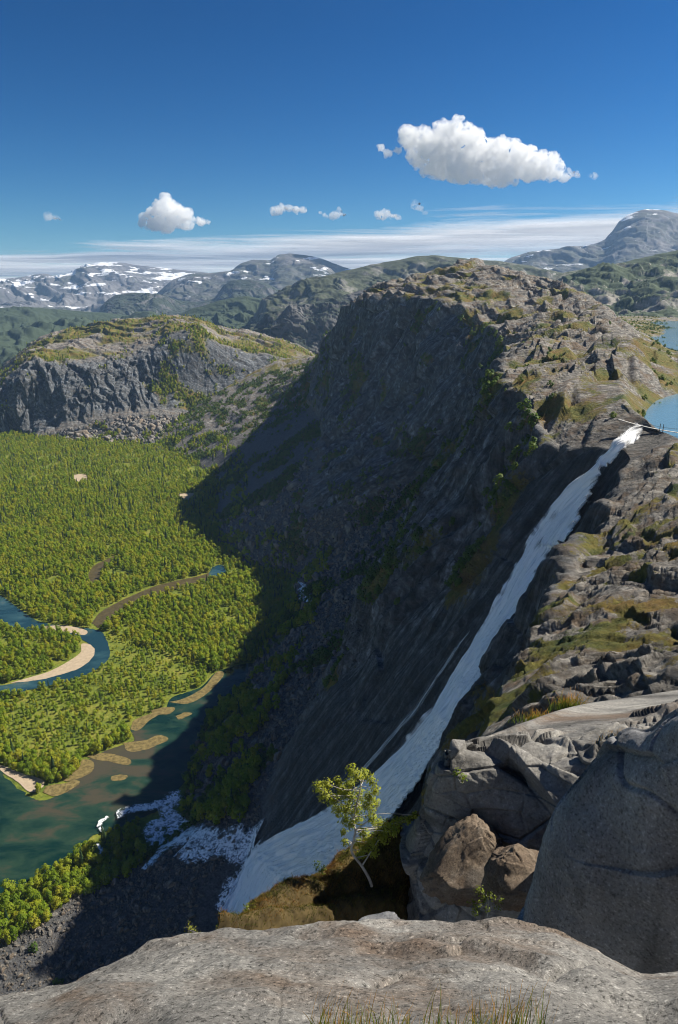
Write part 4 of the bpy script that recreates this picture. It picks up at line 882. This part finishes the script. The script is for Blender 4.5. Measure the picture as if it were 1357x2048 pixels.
# wooded parts of the hill across the valley
gd = DV.reshape(-1, 3); vd = DVEG.reshape(-1); td = DT.reshape(-1)
wd = np.clip(vd - .40, 0, .4) * np.where(td > 4.2, .12, 1.0) * (td > 1.0); pk = r1.choice(len(gd), 5200, replace=False, p=wd / wd.sum())
scatter('hillside_woods', gd[pk] - [0, 0, .3], r1.uniform(.5, 1.0, len(pk)), r1.choice(7, len(pk), p=[.16, .16, .16, .16, .16, .1, .1]), USE, 'loose woods on the slopes of the rounded hill')
# boulders: a few single ones at the foot of the fall, the talus scattered like them
RK = []
for k, (px, py, sz) in enumerate([(430,1716,2.2),(385,1700,1.6),(470,1755,2.0),(330,1690,1.5),(410,1750,1.8)]):
    o = blob('boulder', ['dark boulder standing in the white rapids under the fall', 'flat dark boulder splitting the rapids', 'wet boulder in the spray at the foot of the fall', 'small dark boulder where the rapids bend', 'dark boulder at the edge of the boulder field'][k], 'boulder', 0, 0, 10, (sz, sz * .75, sz * .6), M['mountain'], 30 + k, (0, 0, k), sub=3, amp=.14, fac=1.6)
    p = hit(px, py); o.location = (p[0], p[1], max(p[2], 0) + .3); RK.append(o)
ok = (tt < 1.02) & (g[:, 1] > 205) & (g[:, 1] < 900) & (g[:, 2] > -.2) & (prm[:, 0] > -30) & (fdd > 1.2) & (vg < .5)
w = ok * area.reshape(-1) * np.clip(300.0 / g[:, 1], .2, 1.3) ** 2; pk = r1.choice(len(g), 9000, replace=False, p=w / w.sum())
scatter('rubble', g[pk], r1.gamma(2.0, .28, len(pk)) * .8 * np.clip(g[pk, 1] / 300, .8, 2.2), r1.randint(0, 5, len(pk)), [[o] for o in RK], 'dark angular boulders and scree below the cliffs', tilt=2.0)
wd = (td < 2.0) * (td > .9) * np.clip(.5 - vd, 0, 1); pk = r1.choice(len(gd), 3500, replace=False, p=wd / wd.sum())
scatter('hill_rubble', gd[pk], r1.gamma(2.0, .9, len(pk)), r1.randint(0, 5, len(pk)), [[o] for o in RK], 'grey scree at the foot of the rounded hill', tilt=2.0)

# ------------------------------------------------------------------ the birch on the ledge, shrubs, moss, grass
def near_plant(name, label, cat, path, rad, limbs, clusters, y, lsize, per, mat, seed, depth=.35):
    rs = np.random.RandomState(seed)
    base = P(path[0][0], path[0][1], y); e = bpy.data.objects.new(name, None); col.objects.link(e); e.location = base; tag(e, label, cat)
    W_ = lambda a, b, dy=0.0: P(a, b, y + dy) - base
    pth = catmull(np.array([W_(*q) for q in path]), len(path) * 6); z = np.linspace(0, 1, len(pth))
    tr = [tube(pth, rad * (1 - .72 * z), 8)]; cpos = []
    for (cx, cy_, r) in clusters:
        c = W_(cx, cy_, rs.uniform(-depth, depth)); cpos.append((c, r))
        dd_ = np.linalg.norm(pth - c, axis=1) + .6 * np.maximum(pth[:, 2] - c[2] + .1, 0); b0 = pth[np.argmin(dd_)]
        m_ = (b0 + c) / 2 + rs.normal(size=3) * .03 + [0, 0, -.03]; tr.append(tube(catmull(np.array([b0, m_, c]), 7), np.linspace(rad * .30, rad * .08, 7), 5))
        for q in range(4):
            d = rs.normal(size=3); d /= np.linalg.norm(d); tr.append(tube([c * .8 + b0 * .2, c, c + d * r * .9], [rad * .09, rad * .07, rad * .04], 4))
    for lm in limbs: tr.append(tube(catmull(np.array([W_(*q) for q in lm]), 10), np.linspace(rad * .55, rad * .15, 10), 6))
    link('trunk', mesh_np('trunk', *join(tr), M['bark']), e)
    L = []; O = []
    for c, r in cpos:
        n = int(per * (r / .13) ** 1.6) + 6; d = rs.normal(size=(n, 3)); d /= np.linalg.norm(d, axis=1)[:, None]; L.append(c + d * r * rs.uniform(.15, 1.15, (n, 1)) ** .8); O.append(d * .7 + [0, 0, .45])
    L = np.concatenate(L); O = np.concatenate(O); O /= np.linalg.norm(O, axis=1)[:, None]
    q = quads(L, rs.uniform(.7, 1.3, len(L)) * lsize, rs, .7, O, .9) ; link('crown', leaf_mesh('crown', q + (O,), mat), e); return e
u = .0113 * 1
CL = [(638,1574,13),(650,1590,14),(668,1602,13),(655,1568,11),(684,1580,14),(700,1566,12),(676,1562,9),(704,1541,12),(716,1552,12),(730,1548,11),(744,1560,11),(752,1580,10),
      (698,1592,15),(720,1590,15),(740,1594,13),(738,1612,14),(714,1614,16),(692,1616,15),(676,1622,11),(752,1606,9),(690,1638,13),(716,1636,14),(744,1636,12),(760,1646,10),(702,1650,9),
      (758,1660,13),(778,1652,13),(798,1644,12),(818,1640,9),(744,1682,14),(768,1674,13),(730,1694,13),(722,1708,10),(748,1704,12),(790,1664,10),(830,1630,7),(687,1664,8),(690,1684,8),(728,1668,12),(715,1684,8)]
near_plant('birch_tree', 'small crooked birch with bright leaves growing out of the mossy ledge', 'tree',
    [(744,1772),(738,1756),(724,1732),(704,1704),(708,1680),(711,1660),(707,1645),(712,1615),(720,1585),(722,1562)], .043,
    [[(711,1660),(728,1648,-.1),(748,1632,-.2),(760,1600,-.1)],[(709,1640),(690,1612,.1),(660,1590,.15),(640,1576,.1)],[(724,1732),(745,1700,.2),(765,1672,.3),(800,1646,.4)]],
    [(a, b, r * .0142) for a, b, r in CL], 15.0, .029, 105, M['nearleaf'], 8)
M['sapleaf'] = leaf_mat('sapling_leaves', (.10, .16, .02), (.14, .21, .025), (.24, .24, .04), 0.45)
def bush_pts(px, py, w, h, n, seed, r):
    rs = np.random.RandomState(seed); return [(px + w * rs.uniform(-.5, .5) * (1 - .4 * t), py - h * t, r * rs.uniform(.7, 1.2)) for t in np.linspace(.15, 1, n)]
for k, (px, py, yy, w, h, n, lb) in enumerate([(388,1898,8.8,34,44,9,'bright sapling poking over the left shoulder of the granite slab'),(480,1864,12.4,60,34,10,'leafy shrub at the lower end of the mossy ledge'),
        (446,1866,12,26,16,4,'tiny shrub left of the mossy ledge'),(500,1836,13.0,30,24,4,'thin twiggy shrub where the ledge meets the fall'),(638,1757,14.9,26,28,5,'thin sapling on the ledge edge left of the birch'),
        (975,1830,11.9,90,52,14,'yellow green bush below the square brown boulder'),(920,1560,14.3,20,14,3,'tiny fern tuft on the face of the rock shelf')]):
    near_plant('sapling' if h > w else 'bush', lb, 'shrub', [(px, py + 4), (px + 3, py - h * .4), (px - 2, py - h * .8)], .014, [], [(a, b, r) for a, b, r in bush_pts(px, py, w, h, n, k, .0009 * yy * 10)], yy, .0019 * yy, 34, M['sapleaf'], 50 + k, .2)

def blade_mat(name, c0, c1, c2):
    s = NT(name); t = s.attr('t'); cc = s.ramp(s.math('ADD', t, s.math('MULTIPLY', s.math('SUBTRACT', s.attr('v'), .5), .5)), [(0.2, c0), (0.62, c1), (0.85, c2)])
    s.set(s.b.inputs['Base Color'], cc); tr = s.n('ShaderNodeBsdfTranslucent', i_Color=cc); mx = s.n('ShaderNodeMixShader', i_0=.35, i_1=s.b.outputs[0], i_2=tr.outputs[0])
    s.t.links.new(mx.outputs[0], s.out.inputs[0]); return s.m
M['blade'] = blade_mat('grass_blades', (.10, .15, .02), (.20, .22, .03), (.55, .27, .05))
M['dryblade'] = blade_mat('dry_grass', (.20, .16, .04), (.36, .22, .06), (.50, .30, .10))
M['mossblade'] = blade_mat('moss_and_heather', (.05, .08, .012), (.15, .125, .018), (.24, .11, .03))
def blades(B, Ln, wid, lean, rs, seg=4):
    n = len(B); a = rs.rand(n) * 6.3; side = np.stack([np.cos(a), np.sin(a), 0 * a], -1); ln = np.stack([np.cos(a + rs.normal(size=n)), np.sin(a + 2 * rs.rand(n)), 0 * a], -1) * (lean * rs.rand(n))[:, None]
    V = []; T = []
    for k in range(seg + 1):
        t = k / seg; c = B + (np.array([0, 0, 1.]) * t + ln * t * t) * Ln[:, None]; w = (wid * (1 - .85 * t))[:, None] * side if np.ndim(wid) else wid * (1 - .85 * t) * side
        V += [c - w, c + w]; T += [np.full(n, t)] * 2
    V = np.stack(V, 1); T = np.stack(T, 1); i = (np.arange(n) * (2 * seg + 2))[:, None]
    F = np.concatenate([np.concatenate([i + 2 * k, i + 2 * k + 1, i + 2 * k + 3, i + 2 * k + 2], 1) for k in range(seg)])
    vv = np.repeat(rs.rand(n)[:, None], 2 * seg + 2, 1); return V.reshape(-1, 3), F, {'t': T.ravel(), 'v': vv.ravel()}
def grass_obj(name, B, Ln, wid, lean, mat, label, kind='stuff', cat=None, seed=1):
    V, F, at = blades(B, Ln, wid, lean, np.random.RandomState(seed)); o = link(name, mesh_np(name, V, F, mat, False, at)); return tag(o, label, cat, kind=kind)
sp = PROJ(SV.reshape(-1, 3)); sv = SV.reshape(-1, 3); rg = np.random.RandomState(21)
def on_slab(px, py):
    m = np.abs(sp[:, 0] - px) + np.abs(sp[:, 1] - py) * 1.0 + np.where(sv[:, 1] < .5, 999, 0); return sv[np.argmin(m)]
B = []; Ln = []
for px in np.concatenate([rg.uniform(615, 1090, 620), rg.normal(1010, 34, 120), rg.normal(700, 34, 130)]):
    B.append(on_slab(px, rg.uniform(2055, 2150))); Ln.append(rg.uniform(.10, .19) * (1.15 if px > 960 else 1.0))
grass_obj('grass', np.array(B), np.array(Ln) * 1.15, .0026, .4, M['blade'], 'thin green grass with orange tips growing at the bottom of the slab')
B = np.array([on_slab(rg.uniform(960, 1090), rg.uniform(2060, 2110)) for _ in range(9)]); grass_obj('grass', B, rg.uniform(.16, .24, 9), .0022, .6, M['dryblade'], 'pale dry stalks standing over the green grass', seed=4)
# moss and heather on the ledge
lv = LV.reshape(-1, 3); lp = PROJ(lv); okl = (lp[:, 1] < 1905) & (lv[:, 2] > H0 - 18)
pk = rg.choice(np.where(okl)[0], 30000); jit = rg.normal(size=(30000, 3)) * .02
V, F, at = blades(lv[pk] + jit - [0, 0, .02], rg.uniform(.03, .085, 30000), .008, 1.3, rg, 2)
mv = np.clip(.5 + 1.3 * fbm(lv[pk] / .6, 4), 0, 1); at['v'] = np.repeat(mv, 6); at['t'] = at['t'] * .5 + .35
tag(link('moss', mesh_np('moss', V, F, M['mossblade'], False, at)), 'orange brown and green moss and heather covering the ledge', kind='stuff')
def tuft(px, py, y, w, h, n, mat, label):
    Bp = np.array([P(px + rg.normal() * w * .4, py + rg.uniform(-3, 5), y + rg.uniform(-.3, .3)) for _ in range(n)]); sc_ = y * 1.15 / FPX
    grass_obj('grass_tuft', Bp, rg.uniform(.6, 1.1, n) * h * sc_, .0007 * y, .8, mat, label, None, 'grass', int(px))
tuft(1080, 1444, 23.0, 60, 26, 260, M['blade'], 'yellow green grass tuft at the foot of the lit rock wall'); tuft(1136, 1420, 25.5, 34, 36, 220, M['blade'], 'taller yellow grass tuft in the crack of the lit rock wall')
tuft(1255, 1478, 14.6, 44, 22, 240, M['dryblade'], 'orange dry grass tuft on top of the pale shelf'); tuft(1215, 1492, 14.8, 40, 14, 120, M['dryblade'], 'low orange grass tuft beside the dark boulder top')

# ------------------------------------------------------------------ footbridge over the outlet
def footbridge():
    a = P(1237, 841, 259); b = P(1400, 872, 248); e = bpy.data.objects.new('footbridge', None); col.objects.link(e); e.location = a; tag(e, 'slender pale suspension footbridge spanning the lake outlet above the waterfall', 'bridge')
    m = plain('weathered_pale_wood', (.55, .52, .47), .8, .2, 2.0); m2 = plain('grey_post', (.10, .11, .10), .8, .2, 2.0)
    t = np.linspace(0, 1, 25); ln = a + (b - a) * t[:, None] - np.array([0, 0, 1.0]) * (4 * t * (1 - t))[:, None] - a + np.array([0, 0, .6]); d = (b - a) / np.linalg.norm(b - a); sd_ = np.cross(d, [0, 0, 1])
    V = []; 
    for c in ln: V += [c - sd_ * .5, c + sd_ * .5, c + sd_ * .5 - [0, 0, .18], c - sd_ * .5 - [0, 0, .18]]
    F = []
    for k in range(24):
        for q in range(4): F.append((4 * k + q, 4 * k + (q + 1) % 4, 4 * k + 4 + (q + 1) % 4, 4 * k + 4 + q))
    link('deck', mesh_np('deck', V, F, m, False), e)
    for s_ in (-1, 1): link('cable', mesh_np('cable', *tube(ln + sd_ * .5 * s_ + np.array([0, 0, 1.0]) + np.array([0, 0, .8]) * ((2 * t - 1) ** 2)[:, None], np.full(25, .035), 5), m2, False), e)
    for tt_ in (.30, .52, .56):
        for s_ in (-1, 1):
            p = (b - a) * tt_ + np.array([0, 0, -.3]) + sd_ * .55 * s_; link('post', mesh_np('post', *tube([p - [0, 0, 2.2], p, p + [0, 0, 2.0]], [.13, .12, .10], 6), m2, False), e)
footbridge()

# ------------------------------------------------------------------ haze and clouds
def haze():
    import bmesh
    me = bpy.data.meshes.new('haze'); bm = bmesh.new(); bmesh.ops.create_cube(bm, size=1.0); bm.to_mesh(me); bm.free()
    m = bpy.data.materials.new('haze_air'); m.use_nodes = True; t = m.node_tree; t.nodes.remove(t.nodes['Principled BSDF'])
    v = t.nodes.new('ShaderNodeVolumePrincipled'); v.inputs['Color'].default_value = (.38, .62, 1.0, 1); v.inputs['Density'].default_value = 0.000042; v.inputs['Anisotropy'].default_value = 0.2
    t.links.new(v.outputs[0], t.nodes['Material Output'].inputs['Volume']); me.materials.append(m)
    o = link('haze', me); o.scale = (26000, 26000, 1240); o.location = (0, 0, 1240 / 2 - 300); tag(o, kind='stuff')
haze()
def cloud_mat(dens):
    m = bpy.data.materials.new('cloud_vapour'); m.use_nodes = True; t = m.node_tree; t.nodes.remove(t.nodes['Principled BSDF'])
    v = t.nodes.new('ShaderNodeVolumePrincipled'); v.inputs['Color'].default_value = (1, 1, 1, 1); co = t.nodes.new('ShaderNodeTexCoord'); nz_ = t.nodes.new('ShaderNodeTexNoise'); nz_.inputs['Scale'].default_value = dens * 1.3; nz_.inputs['Detail'].default_value = 4
    mr = t.nodes.new('ShaderNodeMapRange'); mr.inputs[1].default_value = .38; mr.inputs[2].default_value = .56; mr.inputs[3].default_value = 0.0; mr.inputs[4].default_value = dens * 1.5
    t.links.new(co.outputs['Object'], nz_.inputs['Vector']); t.links.new(nz_.outputs[0], mr.inputs[0]); t.links.new(mr.outputs[0], v.inputs['Density'])
    t.links.new(v.outputs[0], t.nodes['Material Output'].inputs['Volume']); return m
def cumulus(label, blobs_, y, seed, dens=1.0, vox=14):
    """cloud of puffs: (px, py, radius px)"""
    import bmesh
    rs = np.random.RandomState(seed); sc_ = y / FPX * 1.0; base = P(blobs_[0][0], blobs_[0][1], y); parts = []
    bm = bmesh.new(); bmesh.ops.create_icosphere(bm, subdivisions=3, radius=1.0); sv_ = np.array([q.co[:] for q in bm.verts]); sf = np.array([[q.index for q in f.verts] for f in bm.faces]); bm.free()
    for (px, py, r) in blobs_:
        c = P(px, py, y + rs.uniform(-.3, .3) * r * sc_ * 2) - base; R_ = r * sc_; parts.append((sv_ * R_ * [1, 1.1, .85] + c, sf))
        for q in range(int(12 + r / 2)):
            d = rs.normal(size=3); d[2] = abs(d[2]) * .8 - .25; d /= np.linalg.norm(d); parts.append((sv_ * R_ * rs.uniform(.12, .42) + c + d * R_ * [.95, 1.05, .82], sf))
    V, F = join(parts); me = mesh_np('cloud', V, F, cloud_mat(dens / (sc_ * 12))); o = link('cloud', me); o.location = base
    rm = o.modifiers.new('remesh', 'REMESH'); rm.mode = 'VOXEL'; rm.voxel_size = sc_ * 1.5
    for sz, st in ((30, 16), (11, 9), (5, 5)):
        tx = bpy.data.textures.new('puff', 'CLOUDS'); tx.noise_scale = sz * sc_; tx.noise_depth = 3
        dm = o.modifiers.new('puffs', 'DISPLACE'); dm.texture = tx; dm.strength = st * sc_; dm.mid_level = .5; dm.texture_coords = 'LOCAL'
    return tag(o, label, 'cloud')
cumulus('largest cloud, a long puffy white cumulus in the upper right sky', [(900,275,32),(862,292,30),(935,290,32),(822,278,22),(880,325,34),(920,330,36),(960,320,36),(1000,305,28),(985,340,30),(1030,320,32),(1060,335,30),(1090,335,26),(1010,345,26),(1108,345,16),(845,310,26),(950,352,16),(795,300,8),(776,308,8),(762,298,7)], 8000, 1)
cumulus('heap shaped white cumulus above the snowy mountains', [(335,420,24),(330,400,12),(355,435,22),(310,440,22),(330,446,24),(370,446,16),(295,448,12),(404,444,9),(416,444,5)], 14000, 2)
cumulus('small flat white cloud in the middle of the sky', [(565,418,9),(578,417,9),(592,419,9),(604,420,6),(552,419,7)], 15000, 3)
cumulus('tiny puff of cloud right of the small flat cloud', [(680,426,8),(688,430,6),(668,430,5),(650,430,4),(640,426,4)], 15000, 4, .6)
cumulus('small ragged cloud below the largest cloud', [(772,428,10),(785,432,9),(795,436,6),(760,427,7)], 15000, 5, .8)
cumulus('faint ragged cloud beside the ragged cloud', [(835,410,7),(842,418,7),(850,426,6),(828,404,5)], 15000, 6, .35)
cumulus('faint small cloud at the far left of the sky', [(102,432,8),(112,436,8),(120,440,5),(92,428,5)], 15000, 7, .3)
cumulus('thin scrap of cloud trailing right of the largest cloud', [(1140,350,10),(1152,350,8),(1130,356,6),(1180,352,4),(1190,352,4)], 8000, 8, .6)
0 and cumulus('faint wisp of cloud high on the right', [(1284,247,4),(1290,250,4),(1286,256,3)], 9000, 9, .3)
def cloud_layer():
    n = 90; xs = np.linspace(-150000, 150000, n); ys = np.geomspace(13000, 190000, n); X, Y = np.meshgrid(xs, ys); Z = 2300 + 120 * fbm(np.stack([X / 9000, Y / 9000, 0 * X], -1), 3)
    top = np.stack([X, Y, Z + 160], -1)[::-1]; bot = np.stack([X, Y, Z], -1); V = np.concatenate([bot, top, bot[:1]], 0)
    s = NT('high_cloud_layer'); g_ = s.n('ShaderNodeSeparateXYZ', i_0=s.co)
    n1 = s.math('ADD', s.math('MULTIPLY', s.noise(0.00013, 9, 0.66, s.map((.5, 1.0, 1), (0, 0, R(-8))), 0.5), .6), s.math('MULTIPLY', s.noise(0.00004, 6, 0.6, s.map((.5, 1.2, 1), (0, 0, R(12))), 0.3), .4))
    far = s.n('ShaderNodeMapRange', i_0=s.math('ADD', g_.outputs[1], s.math('MULTIPLY', g_.outputs[0], .9)), i_1=12000.0, i_2=36000.0, i_3=-0.19, i_4=.07).outputs[0]
    a = s.ramp(s.math('ADD', n1, far), [(.46, 0.0), (.60, .9)])
    cc = s.ramp(s.noise(0.00006, 8, 0.65, s.map((.4, .8, 1), (0, 0, R(5)))), [(.38, (.5, .53, .58)), (.6, (.97, .97, .98))]); tr = s.n('ShaderNodeBsdfTranslucent', i_Color=cc); df = s.n('ShaderNodeBsdfDiffuse', i_Color=cc); mx = s.n('ShaderNodeMixShader', i_0=.6, i_1=df.outputs[0], i_2=tr.outputs[0])
    tp = s.n('ShaderNodeBsdfTransparent'); m2 = s.n('ShaderNodeMixShader', i_0=a, i_1=tp.outputs[0], i_2=mx.outputs[0]); s.t.links.new(m2.outputs[0], s.out.inputs[0])
    tag(link('cloud_layer', mesh_np('cloud_layer', V, grid_faces(2 * n + 1, n), s.m)), 'thin streaky white cloud layer along the horizon', kind='structure')
    # added unseen cloud sheet behind the viewer, bounces fill light into the shade
    V2 = V * np.array([1, -1, 1]); V2[..., 1] += 9500; s2 = NT('added_fill_cloud')
    a2 = s2.ramp(s2.noise(0.00022, 8, 0.62, None, 0.4), [(.52, 0.0), (.62, .85)]); tr = s2.n('ShaderNodeBsdfTranslucent', i_Color=(.95, .95, .96, 1)); tp = s2.n('ShaderNodeBsdfTransparent')
    m3 = s2.n('ShaderNodeMixShader', i_0=a2, i_1=tp.outputs[0], i_2=tr.outputs[0]); s2.t.links.new(m3.outputs[0], s2.out.inputs[0])
    tag(link('cloud_layer', mesh_np('cloud_layer', V2[::-1], grid_faces(2 * n + 1, n), s2.m)), 'unseen cloud layer added behind the viewer to brighten the shaded slopes', kind='structure')
cloud_layer()

ordinals()
